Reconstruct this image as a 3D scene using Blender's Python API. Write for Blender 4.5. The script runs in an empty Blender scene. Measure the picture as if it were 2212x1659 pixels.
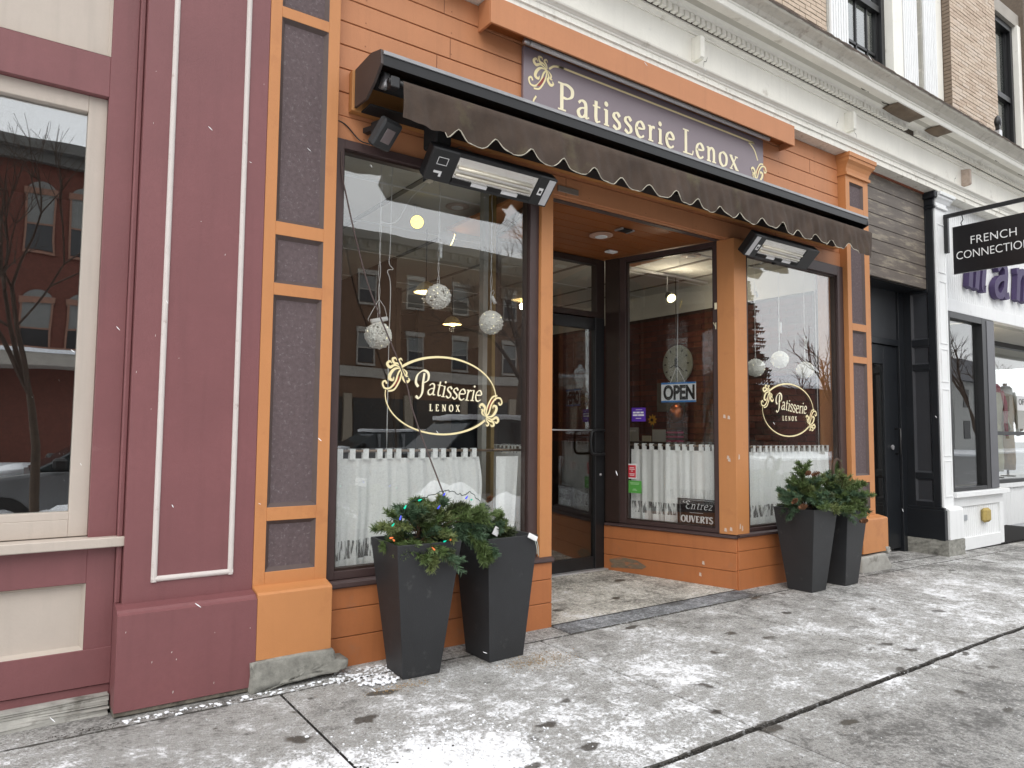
import bpy, bmesh, math, random
import numpy as np
from mathutils import Vector, Matrix
random.seed(7); rng = np.random.default_rng(11)
C = bpy.context.scene.collection
SC = bpy.context.scene
# ------------------------------------------------------------------ camera
cam = bpy.data.objects.new('camera', bpy.data.cameras.new('camera')); C.objects.link(cam)
_f = 1534.0
_X = Vector((2166, 121.5, _f)).normalized()
_U = Vector((202, -23180, _f)); _U = (_U - _U.dot(_X)*_X).normalized()
_Y = _U.cross(_X)
if _Y.z < 0: _Y = -_Y
_R = Matrix((_X, _Y, _U))
CR_, CU_, CB_ = _R @ Vector((1, 0, 0)), _R @ Vector((0, -1, 0)), _R @ Vector((0, 0, -1))
M = Matrix(((CR_.x, CU_.x, CB_.x, 0), (CR_.y, CU_.y, CB_.y, -3.91), (CR_.z, CU_.z, CB_.z, 1.35), (0, 0, 0, 1)))
cam.matrix_world = M
cam.data.sensor_width = 36; cam.data.lens = _f/2212*36
cam.data.clip_start = 0.05; cam.data.clip_end = 600
SC.camera = cam
# ------------------------------------------------------------------ world / sun / exposure
W = bpy.data.worlds.new('World'); SC.world = W; W.use_nodes = True
nt = W.node_tree; nt.nodes.clear()
out = nt.nodes.new('ShaderNodeOutputWorld'); bg = nt.nodes.new('ShaderNodeBackground')
sky = nt.nodes.new('ShaderNodeTexSky'); sky.sky_type = 'NISHITA'; sky.sun_disc = False
sky.sun_elevation = math.radians(48); sky.sun_rotation = math.radians(215); sky.air_density = 2; sky.dust_density = 4
mixc = nt.nodes.new('ShaderNodeMix'); mixc.data_type = 'RGBA'; mixc.inputs[0].default_value = 0.86
mixc.inputs[7].default_value = (14.0, 14.3, 14.8, 1)
nt.links.new(sky.outputs[0], mixc.inputs[6]); nt.links.new(mixc.outputs[2], bg.inputs[0])
bg.inputs[1].default_value = 0.11
nt.links.new(bg.outputs[0], out.inputs[0])
sun = bpy.data.objects.new('sun', bpy.data.lights.new('sun', 'SUN')); C.objects.link(sun)
sun.data.energy = 0.9; sun.data.angle = math.radians(40); sun.data.color = (1, .97, .92)
sun.rotation_euler = (math.radians(42), 0, math.radians(-35))
SC.view_settings.view_transform = 'Standard'; SC.view_settings.look = 'None'
SC.view_settings.exposure = 0.38; SC.view_settings.gamma = 1; SC.view_settings.use_curve_mapping = False
# ------------------------------------------------------------------ materials
MATS = {}
def mat(key, col, rough=.6, var=.08, vscale=6, bump=0, bscale=80, dirt=None, dscale=1.5, dthr=.6, metal=0, stretch=None, spec=.5, grime=0):
    """painted / rough surface: base colour, large scale variation, optional second colour patches, bump"""
    if key in MATS: return MATS[key]
    m = bpy.data.materials.new(key); m.use_nodes = True; n = m.node_tree.nodes; l = m.node_tree.links
    b = n['Principled BSDF']; b.inputs['Roughness'].default_value = rough; b.inputs['Metallic'].default_value = metal
    b.inputs['Specular IOR Level'].default_value = spec
    geo = n.new('ShaderNodeNewGeometry'); vec = geo.outputs['Position']
    if stretch:
        mp = n.new('ShaderNodeMapping'); mp.inputs['Scale'].default_value = stretch
        l.new(vec, mp.inputs[0]); vec = mp.outputs[0]
    def noise(sc, det=5, rg=.6):
        t = n.new('ShaderNodeTexNoise'); t.inputs['Scale'].default_value = sc; t.inputs['Detail'].default_value = det
        t.inputs['Roughness'].default_value = rg; l.new(vec, t.inputs['Vector']); return t.outputs['Fac']
    def mix(fac, a, c):
        x = n.new('ShaderNodeMix'); x.data_type = 'RGBA'
        if isinstance(fac, float): x.inputs[0].default_value = fac
        else: l.new(fac, x.inputs[0])
        for s, v in ((6, a), (7, c)):
            if isinstance(v, tuple): x.inputs[s].default_value = (*v, 1)
            else: l.new(v, x.inputs[s])
        return x.outputs[2]
    def ramp(f, a, c):
        r = n.new('ShaderNodeMapRange'); r.inputs[1].default_value = a; r.inputs[2].default_value = c
        l.new(f, r.inputs[0]); return r.outputs[0]
    lo = tuple(c*(1-var) for c in col); hi = tuple(min(1, c*(1+var)) for c in col)
    cur = mix(ramp(noise(vscale), .3, .7), lo, hi)
    cur = mix(ramp(noise(vscale*14, 3), .25, .75), cur, mix(.5, cur, lo))
    if dirt: cur = mix(ramp(noise(dscale, 9, .68), dthr, dthr+.12), cur, dirt)
    if grime:
        sx = n.new('ShaderNodeMapping'); sx.inputs['Scale'].default_value = (9, 9, .6); l.new(geo.outputs['Position'], sx.inputs[0])
        t = n.new('ShaderNodeTexNoise'); t.inputs['Scale'].default_value = 2.2; t.inputs['Detail'].default_value = 6; l.new(sx.outputs[0], t.inputs['Vector'])
        gr = ramp(t.outputs['Fac'], .52, .8); mm = n.new('ShaderNodeMath'); mm.operation = 'MULTIPLY'; mm.inputs[1].default_value = grime; l.new(gr, mm.inputs[0])
        cur = mix(mm.outputs[0], cur, tuple(c*.45 for c in col))
    l.new(cur, b.inputs['Base Color'])
    if bump:
        bp = n.new('ShaderNodeBump'); bp.inputs['Strength'].default_value = bump; bp.inputs['Distance'].default_value = .004
        l.new(noise(bscale, 4), bp.inputs['Height']); l.new(bp.outputs[0], b.inputs['Normal'])
    MATS[key] = m; return m
def emis(key, col, s):
    if key in MATS: return MATS[key]
    m = bpy.data.materials.new(key); m.use_nodes = True; b = m.node_tree.nodes['Principled BSDF']
    b.inputs['Base Color'].default_value = (*col, 1); b.inputs['Emission Color'].default_value = (*col, 1); b.inputs['Emission Strength'].default_value = s
    MATS[key] = m; return m
def glassmat(key, ior=1.75, tint=(.9, .93, .91), wav=.0, base=.04):
    m = bpy.data.materials.new(key); m.use_nodes = True; n = m.node_tree.nodes; l = m.node_tree.links
    n.remove(n['Principled BSDF']); o = n['Material Output']
    fr = n.new('ShaderNodeFresnel'); fr.inputs[0].default_value = ior
    gb = n.new('ShaderNodeNewGeometry'); iv = n.new('ShaderNodeMath'); iv.operation = 'MULTIPLY_ADD'; iv.inputs[1].default_value = 1/ior-ior; iv.inputs[2].default_value = ior
    l.new(gb.outputs['Backfacing'], iv.inputs[0]); l.new(iv.outputs[0], fr.inputs[0])   # thin sheet: the same reflectance from both sides
    ad = n.new('ShaderNodeMath'); ad.operation = 'ADD'; ad.inputs[1].default_value = base; ad.use_clamp = True; l.new(fr.outputs[0], ad.inputs[0])
    tr = n.new('ShaderNodeBsdfTransparent'); tr.inputs[0].default_value = (*tint, 1)
    gl = n.new('ShaderNodeBsdfGlossy'); gl.inputs['Roughness'].default_value = 0.0; gl.inputs['Color'].default_value = (1, 1, 1, 1)
    mx = n.new('ShaderNodeMixShader'); l.new(ad.outputs[0], mx.inputs[0]); l.new(tr.outputs[0], mx.inputs[1]); l.new(gl.outputs[0], mx.inputs[2])
    if wav:
        t = n.new('ShaderNodeTexNoise'); t.inputs['Scale'].default_value = 1.3; bp = n.new('ShaderNodeBump'); bp.inputs['Strength'].default_value = wav; bp.inputs['Distance'].default_value = .01
        g = n.new('ShaderNodeNewGeometry'); l.new(g.outputs['Position'], t.inputs['Vector']); l.new(t.outputs['Fac'], bp.inputs['Height']); l.new(bp.outputs[0], gl.inputs['Normal']); l.new(bp.outputs[0], fr.inputs['Normal'])
    l.new(mx.outputs[0], o.inputs[0]); MATS[key] = m; return m
ORANGE = mat('orange_paint', (.50, .212, .075), .55, .05, 3, .35, 140, dirt=(.44, .18, .065), dscale=4, dthr=.55, grime=.12)
KICKP = mat('orange_kick_shaded_paint', (.43, .15, .05), .6, .08, 4, .3, 100, dirt=(.36, .15, .07), dscale=5, dthr=.6, grime=.2)  # same orange with shade and warm bounced light worked into its colour
ORANGE2 = mat('orange_board_paint', (.50, .212, .095), .6, .06, 2.5, .25, 120, grime=.15)
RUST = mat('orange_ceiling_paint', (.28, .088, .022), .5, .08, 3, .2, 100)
RED = mat('maroon_paint', (.19, .070, .073), .55, .10, 2.2, .3, 110, dirt=(.225, .10, .10), dscale=7, dthr=.66, grime=.2)
BEIGE = mat('beige_paint', (.47, .41, .355), .65, .05, 3, .25, 90, dirt=(.38, .31, .27), dscale=1.6, dthr=.62, grime=.18)
TRIMW = mat('pale_moulding_paint', (.58, .53, .50), .6, .05, 8, .25, 90, dirt=(.42, .34, .31), dscale=22, dthr=.6)
PANEL = mat('brown_panel_paint', (.105, .075, .078), .75, .25, 45, .5, 160, dirt=(.17, .14, .145), dscale=60, dthr=.56, grime=.2)
REVEAL = mat('brown_reveal_paint', (.085, .058, .052), .6, .12, 20, .2, 120)
BROWN = mat('brown_frame_paint', (.06, .036, .034), .45, .12, 10, .15, 120)
DBROWN = mat('dark_brown_frame_paint', (.032, .018, .014), .45, .15, 10, .15, 120)
SIGNB = mat('plum_sign_face', (.21, .165, .185), .35, .04, 5, .08, 300)
CREAM = mat('cream_lettering', (.86, .74, .42), .5, .02, 5)
CREAM2 = mat('pale_cream_lettering', (.88, .80, .56), .5, .02, 5)
DKRED = mat('dark_red_lettering', (.27, .035, .025), .5, .02, 5)
WHITEP = mat('aged_white_paint', (.83, .81, .74), .6, .06, 2.5, .35, 45, dirt=(.52, .48, .41), dscale=3.4, dthr=.60, grime=.12)
WHITER = mat('rough_white_paint', (.80, .78, .71), .7, .08, 3, 1.0, 38, dirt=(.46, .42, .34), dscale=9, dthr=.58, grime=.35)
WHITEC = mat('clean_white_paint', (.78, .79, .79), .5, .03, 3, .15, 90, dirt=(.66, .66, .66), dscale=7, dthr=.62, grime=.15)
GREYW = mat('grey_weathered_paint', (.42, .41, .37), .7, .12, 6, .4, 60, dirt=(.62, .60, .54), dscale=8, dthr=.55)
BLACK = mat('black_metal', (.012, .012, .013), .4, .2, 10)
BLACKP = mat('black_paint', (.010, .012, .015), .38, .2, 3, .15, 80)
BLACKM = mat('matte_black', (.010, .009, .009), .8, .2, 10)
STONE = mat('granite_footing', (.27, .265, .235), .85, .35, 22, 1.0, 45, dirt=(.10, .098, .085), dscale=9, dthr=.55)
STONE2 = mat('concrete_footing', (.36, .35, .32), .85, .2, 12, .8, 60, dirt=(.16, .15, .13), dscale=5, dthr=.56)
ALU = mat('light_aluminium', (.55, .55, .56), .35, .05, 10, metal=.6)
CHROME = mat('ribbed_reflector', (.85, .83, .80), .18, .1, 40, .8, 160, metal=1)
CANVAS = mat('brown_canvas', (.064, .043, .031), .92, .28, 6, .8, 200, dirt=(.095, .078, .045), dscale=3.2, dthr=.56)
PIPING = mat('pale_frayed_edging', (.50, .47, .38), .9, .2, 60, .5, 200)
DARKW = mat('weathered_dark_boards', (.15, .125, .105), .6, .3, 3, .5, 60, dirt=(.27, .235, .18), dscale=3, dthr=.52, stretch=(1, 1, 6), grime=.2)
PLANT = mat('charcoal_planter', (.022, .023, .025), .55, .15, 6, .3, 160, dirt=(.06, .06, .06), dscale=9, dthr=.60, grime=0)
BRICK = [mat('buff_brick_%d' % i, c, .85, .12, 20, .6, 120) for i, c in enumerate([(.56, .45, .35), (.60, .49, .39), (.50, .39, .30), (.58, .48, .39)])]
MORTAR = mat('dark_mortar', (.13, .10, .075), .95, .2, 30, .5, 100)
REDBR = mat('red_brick_wall', (.13, .042, .028), .9, .25, 8, .3, 40)
TANBR = mat('tan_brick_wall', (.15, .085, .052), .9, .2, 6, .3, 40)
STONET = mat('limestone_trim', (.36, .33, .29), .85, .12, 4)
SNOW = mat('snow', (.83, .85, .88), .8, .05, 3, 1.0, 18, dirt=(.5, .5, .5), dscale=3, dthr=.62)
SOIL = mat('soil', (.03, .022, .015), .95, .3, 30, .5, 60)
ASPH = mat('wet_asphalt', (.07, .07, .07), .35, .3, 3, .4, 80, dirt=(.4, .4, .42), dscale=1.2, dthr=.55)
CEILW = mat('white_ceiling_tile', (.66, .65, .60), .8, .04, 3, .1, 80)
GRID = mat('ceiling_seam_grey', (.22, .21, .19), .8, .1, 3)  # mid grey for the ceiling seam strips
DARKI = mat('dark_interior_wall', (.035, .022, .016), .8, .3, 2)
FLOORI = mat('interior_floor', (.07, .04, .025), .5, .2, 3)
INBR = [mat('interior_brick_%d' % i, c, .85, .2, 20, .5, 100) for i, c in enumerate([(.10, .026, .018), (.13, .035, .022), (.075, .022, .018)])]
WHITEPL = mat('white_plastic', (.8, .8, .8), .4, .02, 5)
CLOTH = None
PANE = glassmat('shop_window_glass', 1.5, (.975, .985, .98), .10, .07)
PANE4 = glassmat('boutique_glass', 1.5, (.97, .98, .97), .1, .02)
PANE2 = glassmat('door_glass', 1.6, (.75, .77, .75), .1)
PANE3 = glassmat('upstairs_window_glass', 2.0, (.5, .53, .52), .25)
# ------------------------------------------------------------------ helpers
def link(o, parent=None):
    C.objects.link(o)
    if parent is not None: o.parent = parent
    return o
def thing(name, label, cat, loc=(0, 0, 0), group=None, rz=0):
    o = bpy.data.objects.new(name, None); C.objects.link(o); o.location = loc; o.rotation_euler = (0, 0, rz)
    o['label'] = label; o['category'] = cat; o.empty_display_size = .1
    if group: o['group'] = group
    return o
def struct(name, loc=(0, 0, 0)):
    o = bpy.data.objects.new(name, None); C.objects.link(o); o.location = loc; o['kind'] = 'structure'; return o
def mk(name, bm, m, parent=None, bev=0, smooth=False, kind=None, label=None):
    me = bpy.data.meshes.new(name)
    if isinstance(bm, tuple): me.from_pydata(bm[0], [], bm[1]); me.update()
    else: bm.to_mesh(me); bm.free()
    if isinstance(m, (list,)):
        for x in m: me.materials.append(x)
    else: me.materials.append(m)
    o = bpy.data.objects.new(name, me); link(o, parent)
    if smooth:
        for p in me.polygons: p.use_smooth = True
    if bev:
        b = o.modifiers.new('bevel', 'BEVEL'); b.width = bev; b.segments = 1; b.limit_method = 'ANGLE'
    if kind: o['kind'] = kind
    if label: o['label'] = label
    return o
def solo(o, label, cat, group=None):
    o['label'] = label; o['category'] = cat
    if group: o['group'] = group
    return o
def bx(bm, x0, x1, y0, y1, z0, z1):
    v = [bm.verts.new(p) for p in ((x0, y0, z0), (x1, y0, z0), (x1, y1, z0), (x0, y1, z0), (x0, y0, z1), (x1, y0, z1), (x1, y1, z1), (x0, y1, z1))]
    for f in ((0, 1, 5, 4), (1, 2, 6, 5), (2, 3, 7, 6), (3, 0, 4, 7), (4, 5, 6, 7), (3, 2, 1, 0)): bm.faces.new([v[i] for i in f])
def box(name, d, m, parent=None, bev=0, **k):
    bm = bmesh.new(); bx(bm, *d); return mk(name, bm, m, parent, bev, **k)
def boxes(name, ds, m, parent=None, bev=0, **k):
    bm = bmesh.new()
    for d in ds: bx(bm, *d)
    return mk(name, bm, m, parent, bev, **k)
def prism(bm, pts, x0, x1):
    """closed (y,z) outline extruded along x"""
    a = [bm.verts.new((x0, y, z)) for y, z in pts]; b = [bm.verts.new((x1, y, z)) for y, z in pts]
    n = len(pts)
    for i in range(n): bm.faces.new((a[i], a[(i+1) % n], b[(i+1) % n], b[i]))
    bm.faces.new(a[::-1]); bm.faces.new(b)
def fix(bm): bmesh.ops.recalc_face_normals(bm, faces=bm.faces)
def tube(bm, pts, r, n=6, cap=True):
    pts = [Vector(p) for p in pts]; rings = []
    prev = None
    for i, p in enumerate(pts):
        d = (pts[min(i+1, len(pts)-1)] - pts[max(i-1, 0)]).normalized()
        if prev is None:
            a = d.cross(Vector((0, 0, 1)))
            if a.length < .1: a = d.cross(Vector((1, 0, 0)))
        else: a = prev - d*prev.dot(d)
        a.normalize(); prev = a; b = d.cross(a)
        rr = r[i] if isinstance(r, (list, tuple)) else r
        rings.append([bm.verts.new(p + (a*math.cos(2*math.pi*k/n) + b*math.sin(2*math.pi*k/n))*rr) for k in range(n)])
    for i in range(len(rings)-1):
        for k in range(n): bm.faces.new((rings[i][k], rings[i][(k+1) % n], rings[i+1][(k+1) % n], rings[i+1][k]))
    if cap: bm.faces.new(rings[0][::-1]); bm.faces.new(rings[-1])
def tubeobj(name, pts, r, m, parent=None, n=6, **k):
    bm = bmesh.new(); tube(bm, pts, r, n); return mk(name, bm, m, parent, smooth=True, **k)
def lathe(bm, prof, cx, cy, n=16, sx=1, sy=1):
    rings = [[bm.verts.new((cx+r*sx*math.cos(2*math.pi*k/n), cy+r*sy*math.sin(2*math.pi*k/n), z)) for k in range(n)] for r, z in prof]
    for i in range(len(rings)-1):
        for k in range(n): bm.faces.new((rings[i][k], rings[i][(k+1) % n], rings[i+1][(k+1) % n], rings[i+1][k]))
    bm.faces.new(rings[0][::-1]); bm.faces.new(rings[-1])
def spline(pts, sub=6):
    if len(pts) < 3: return [tuple(p) for p in pts]
    P = [np.array(p, float) for p in pts]; P = [2*P[0]-P[1]] + P + [2*P[-1]-P[-2]]; o = []
    for i in range(1, len(P)-2):
        for t in np.linspace(0, 1, sub, endpoint=False):
            o.append(tuple(.5*((2*P[i]) + (-P[i-1]+P[i+1])*t + (2*P[i-1]-5*P[i]+4*P[i+1]-P[i+2])*t*t + (-P[i-1]+3*P[i]-3*P[i+1]+P[i+2])*t**3)))
    o.append(tuple(P[-2])); return o
def rquad(bm, x0, x1, z0, z1, y, ins, dep):
    """splayed recess: opening (y) to inner rectangle (y+dep)"""
    a = [(x0, y, z0), (x1, y, z0), (x1, y, z1), (x0, y, z1)]
    b = [(x0+ins, y+dep, z0+ins), (x1-ins, y+dep, z0+ins), (x1-ins, y+dep, z1-ins), (x0+ins, y+dep, z1-ins)]
    A = [bm.verts.new(p) for p in a]; B = [bm.verts.new(p) for p in b]
    for i in range(4): bm.faces.new((A[i], A[(i+1) % 4], B[(i+1) % 4], B[i]))
    return b
# local-frame child placement: matrix for splayed walls
def frame_mat(p0, p1):
    d = Vector((p1[0]-p0[0], p1[1]-p0[1], 0)).normalized(); z = Vector((0, 0, 1)); nrm = d.cross(z)  # (dy,-dx)
    # local x along wall, local y = into the wall (away from viewer side)
    y = d.cross(z)
    return Matrix(((d.x, y.x, 0, p0[0]), (d.y, y.y, 0, p0[1]), (0, 0, 1, 0), (0, 0, 0, 1)))
def xf(o, M_):
    o.data.transform(M_); return o
# ------------------------------------------------------------------ lettering made of pen strokes
class Print:
    def __init__(s, O, U, V, N):
        s.O, s.U, s.V, s.N = Vector(O), Vector(U).normalized(), Vector(V).normalized(), Vector(N).normalized(); s.v = []; s.f = []; s.k = 0
    def pt(s, u, v): return tuple(s.O + s.U*u + s.V*v + s.N*(s.k*.00015))
    def stroke(s, pts, wmin, wmax, nib=.45, sm=True, taper=False):
        P = spline(pts, 7) if sm and len(pts) > 2 else [tuple(p) for p in pts]
        s.k += 1; n = len(P); base = len(s.v)
        for i, p in enumerate(P):
            a = P[max(i-1, 0)]; b = P[min(i+1, n-1)]; dx, dy = b[0]-a[0], b[1]-a[1]; L = math.hypot(dx, dy) or 1; dx /= L; dy /= L
            w = wmin + (wmax-wmin)*abs(dy*math.cos(nib)-dx*math.sin(nib)) if wmax > wmin else wmin
            if taper: w *= .25+.95*math.sin(math.pi*min(1, max(0, i/(n-1))))
            s.v += [s.pt(p[0]-dy*w/2, p[1]+dx*w/2), s.pt(p[0]+dy*w/2, p[1]-dx*w/2)]
        for i in range(n-1): s.f.append((base+2*i+1, base+2*i+3, base+2*i+2, base+2*i))
    def poly(s, pts):
        s.k += 1; b = len(s.v); s.v += [s.pt(*p) for p in pts]; s.f.append(tuple(range(b, b+len(pts))))
    def disc(s, u, v, r, n=10): s.poly([(u+r*math.cos(2*math.pi*i/n), v+r*math.sin(2*math.pi*i/n)) for i in range(n)])
    def obj(s, name, m, parent, depth=0):
        me = bpy.data.meshes.new(name); me.from_pydata(s.v, [], s.f); me.materials.append(m)
        o = bpy.data.objects.new(name, me); link(o, parent)
        if depth:
            md = o.modifiers.new('solid', 'SOLIDIFY'); md.thickness = depth; md.offset = 0
        return o
G = {  # glyphs: strokes (points), thin strokes flagged 't', dots 'd'; advance
 'P': ([[(.18, 0), (.18, 1)], [(.18, .97), (.42, .98), (.62, .86), (.61, .62), (.42, .48), (.18, .48)], 't', [(.02, .015), (.36, .015)], 't', [(.02, .985), (.2, .985)]], .70),
 'a': ([[(.09, .50), (.22, .615), (.36, .58), (.41, .44), (.41, .12), (.46, .015), (.56, .05)], [(.40, .38), (.2, .32), (.08, .18), (.13, .02), (.28, .005), (.40, .14)]], .57),
 't': ([[(.19, .80), (.18, .5), (.18, .15), (.24, .015), (.38, .06)], 't', [(.04, .59), (.38, .59)]], .40),
 'i': ([[(.15, .61), (.15, 0)], 't', [(.03, .012), (.27, .012)], 't', [(.03, .58), (.17, .60)], 'd', (.14, .82)], .30),
 's': ([[(.36, .50), (.25, .62), (.12, .58), (.08, .45), (.2, .34), (.33, .24), (.35, .1), (.23, -.005), (.05, .09)]], .44),
 'e': ([[(.09, .33), (.42, .37), (.40, .53), (.26, .62), (.11, .5), (.07, .28), (.14, .06), (.3, -.005), (.45, .10)]], .51),
 'r': ([[(.15, .61), (.15, 0)], 't', [(.03, .012), (.30, .012)], 't', [(.03, .58), (.17, .60)], [(.16, .42), (.25, .58), (.38, .57)]], .40),
 'L': ([[(.18, 0), (.18, 1)], 't', [(.02, .985), (.34, .985)], 't', [(.02, .015), (.55, .015)], 't', [(.55, .015), (.59, .2)]], .61),
 'n': ([[(.14, .61), (.14, 0)], [(.15, .44), (.28, .60), (.42, .54), (.45, .38), (.45, 0)], 't', [(.02, .012), (.27, .012)], 't', [(.34, .012), (.58, .012)], 't', [(.02, .58), (.15, .60)]], .62),
 'o': ([[(.28, .615), (.11, .5), (.07, .31), (.12, .1), (.28, -.005), (.44, .1), (.49, .31), (.45, .5), (.28, .615)]], .56),
 'x': ([[(.07, .59), (.45, .01)], 't', [(.42, .59), (.07, .01)], 't', [(0, .59), (.18, .59)], 't', [(.33, .59), (.52, .59)], 't', [(0, .012), (.18, .012)], 't', [(.35, .012), (.56, .012)]], .56),
 'E': ([[(.16, 0), (.16, 1)], 't', [(.03, .98), (.55, .98)], 't', [(.16, .51), (.44, .51)], 't', [(.03, .02), (.58, .02)], 't', [(.57, .02), (.6, .22)], 't', [(.54, .98), (.55, .8)]], .66),
 'N': ([[(.12, .98), (.66, .02)], 't', [(.14, 0), (.14, .98)], 't', [(.66, 0), (.66, 1)], 't', [(0, .98), (.2, .98)], 't', [(.02, .015), (.27, .015)], 't', [(.55, .985), (.78, .985)]], .80),
 'O': ([[(.4, 1), (.16, .86), (.07, .5), (.16, .14), (.4, 0), (.64, .14), (.73, .5), (.64, .86), (.4, 1)]], .80),
 'X': ([[(.1, .98), (.62, .02)], 't', [(.6, .98), (.08, .02)], 't', [(0, .985), (.24, .985)], 't', [(.48, .985), (.7, .985)], 't', [(0, .015), (.2, .015)], 't', [(.48, .015), (.74, .015)]], .76),
 'U': ([[(.14, .98), (.14, .3), (.22, .06), (.42, 0), (.6, .1), (.66, .35), (.66, .98)], 't', [(0, .985), (.28, .985)], 't', [(.54, .985), (.78, .985)]], .80),
 'V': ([[(.1, .98), (.38, 0)], 't', [(.66, .98), (.38, 0)], 't', [(0, .985), (.24, .985)], 't', [(.54, .985), (.76, .985)]], .76),
 'R': ([[(.16, 0), (.16, 1)], [(.16, .97), (.42, .98), (.58, .86), (.56, .64), (.40, .52), (.16, .5)], [(.36, .5), (.66, .02)], 't', [(.02, .015), (.3, .015)], 't', [(.55, .015), (.76, .015)]], .74),
 'T': ([[(.32, 0), (.32, 1)], 't', [(.02, .98), (.62, .98)], 't', [(.03, .98), (.02, .76)], 't', [(.61, .98), (.62, .76)], 't', [(.18, .015), (.46, .015)]], .66),
 'S': ([[(.50, .84), (.36, .99), (.16, .92), (.09, .74), (.26, .56), (.46, .42), (.52, .22), (.36, .01), (.10, .08), (.06, .22)]], .60),
 'z': ([[(.06, .58), (.42, .59)], [(.42, .59), (.06, .02)], [(.06, .02), (.45, .03)]], .48),
 'm': ([[(.1, .6), (.1, 0)], [(.1, .46), (.22, .6), (.34, .5), (.34, 0)], [(.34, .46), (.46, .6), (.58, .5), (.58, .08), (.68, .04)]], .78),
 'Pscript': ([[(.02, .34), (-.10, .52), (-.02, .84), (.28, 1.04), (.52, .92), (.50, .64), (.30, .52)], [(.32, .93), (.26, .55), (.22, .1), (.06, -.14), (-.10, -.06)]], .52),
 'Escript': ([[(.44, .84), (.26, .98), (.10, .86), (.16, .62), (.32, .54), (.12, .46), (.04, .2), (.2, 0), (.46, .12)], [(-.14, .98), (-.3, .86), (-.1, .72), (.1, .9)]], .52),
}
def write(pr, text, u, v, h, wmin, wmax, nib=.45, track=0, slant=0, sx=1, curve=None, bold=0):
    x = u
    for ch in text:
        if ch == ' ': x += h*.34*sx; continue
        g, adv = G[ch]; flag = None
        for s in g:
            if isinstance(s, str): flag = s; continue
            if flag == 'd':
                d = curve(x-u) if curve else (0, 0); pr.disc(x+(s[0]+slant*s[1])*h*sx, v+s[1]*h+d[0], wmax*.62); flag = None; continue
            d = curve(x-u) if curve else (0, 0)
            pts = [(x+(px+slant*py)*h*sx, v+py*h+d[0]+px*h*sx*d[1]) for px, py in s]
            if flag == 't': pr.stroke(pts, wmin*1.1, wmin*1.1, sm=False)
            else: pr.stroke(pts, wmin, wmax, nib, sm=True)
            flag = None
        x += (adv+track)*h*sx
    return x
def ornament(cr, rd, u, v, s, rot, mir=1):
    """scroll flourish: u,v tip where it meets the border, s size, rot angle"""
    def T(p):
        x, y = p[0]*s*mir, p[1]*s; c, q = math.cos(rot), math.sin(rot); return (u+x*c-y*q, v+x*q+y*c)
    def st(pts, w, tp=False): cr.stroke([T(p) for p in pts], w*s, w*s, taper=tp)
    st([(0, 0), (-.18, -.16), (-.36, -.5), (-.62, -.72), (-.86, -.70), (-.92, -.50), (-.80, -.42), (-.74, -.54)], .075)
    st([(0, 0), (-.06, -.25), (-.2, -.52), (-.45, -.80), (-.72, -.84)], .07)
    st([(0, 0), (-.3, .02), (-.52, -.14), (-.60, -.34), (-.46, -.42), (-.40, -.3)], .11, True)
    st([(-.02, .02), (-.30, .16), (-.52, .10), (-.62, .24), (-.5, .34), (-.42, .24)], .10, True)
    st([(0, .03), (-.14, .2), (-.32, .26), (-.36, .42), (-.22, .44), (-.2, .34)], .085, True)
    st([(.02, .04), (-.02, .2), (-.1, .32), (0, .4), (.06, .3)], .07, True)
    st([(.02, -.05), (.06, -.26), (0, -.40), (.12, -.56), (.26, -.50), (.22, -.4)], .10, True)
    st([(.05, -.02), (.18, -.18), (.14, -.32), (.24, -.34)], .07, True)
    if rd: rd.poly([T(p) for p in ((-.12, -.26), (-.24, -.36), (-.42, -.56), (-.58, -.72), (-.40, -.68), (-.24, -.52))])
def sans(text, h, name, m, parent, loc, ex, ez, bold=0, sx=1, depth=.002, spacing=1.0):
    """flat lettering from the built-in font; ex = reading direction, ez = up"""
    cu = bpy.data.curves.new(name, 'FONT'); cu.body = text; cu.size = h/.7; cu.offset = bold; cu.extrude = depth/2; cu.space_character = spacing
    o = bpy.data.objects.new(name, cu); C.objects.link(o)
    bpy.context.view_layer.update(); dg = bpy.context.evaluated_depsgraph_get()
    me = bpy.data.meshes.new_from_object(o.evaluated_get(dg)); C.objects.unlink(o); bpy.data.objects.remove(o)
    me.materials.clear(); me.materials.append(m)
    for p in me.polygons: p.material_index = 0
    ex, ez = Vector(ex), Vector(ez); nn = ex.cross(ez)
    me.transform(Matrix(((ex.x*sx, ez.x, nn.x, loc[0]), (ex.y*sx, ez.y, nn.y, loc[1]), (ex.z*sx, ez.z, nn.z, loc[2]), (0, 0, 0, 1))))
    return link(bpy.data.objects.new(name, me), parent)
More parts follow.
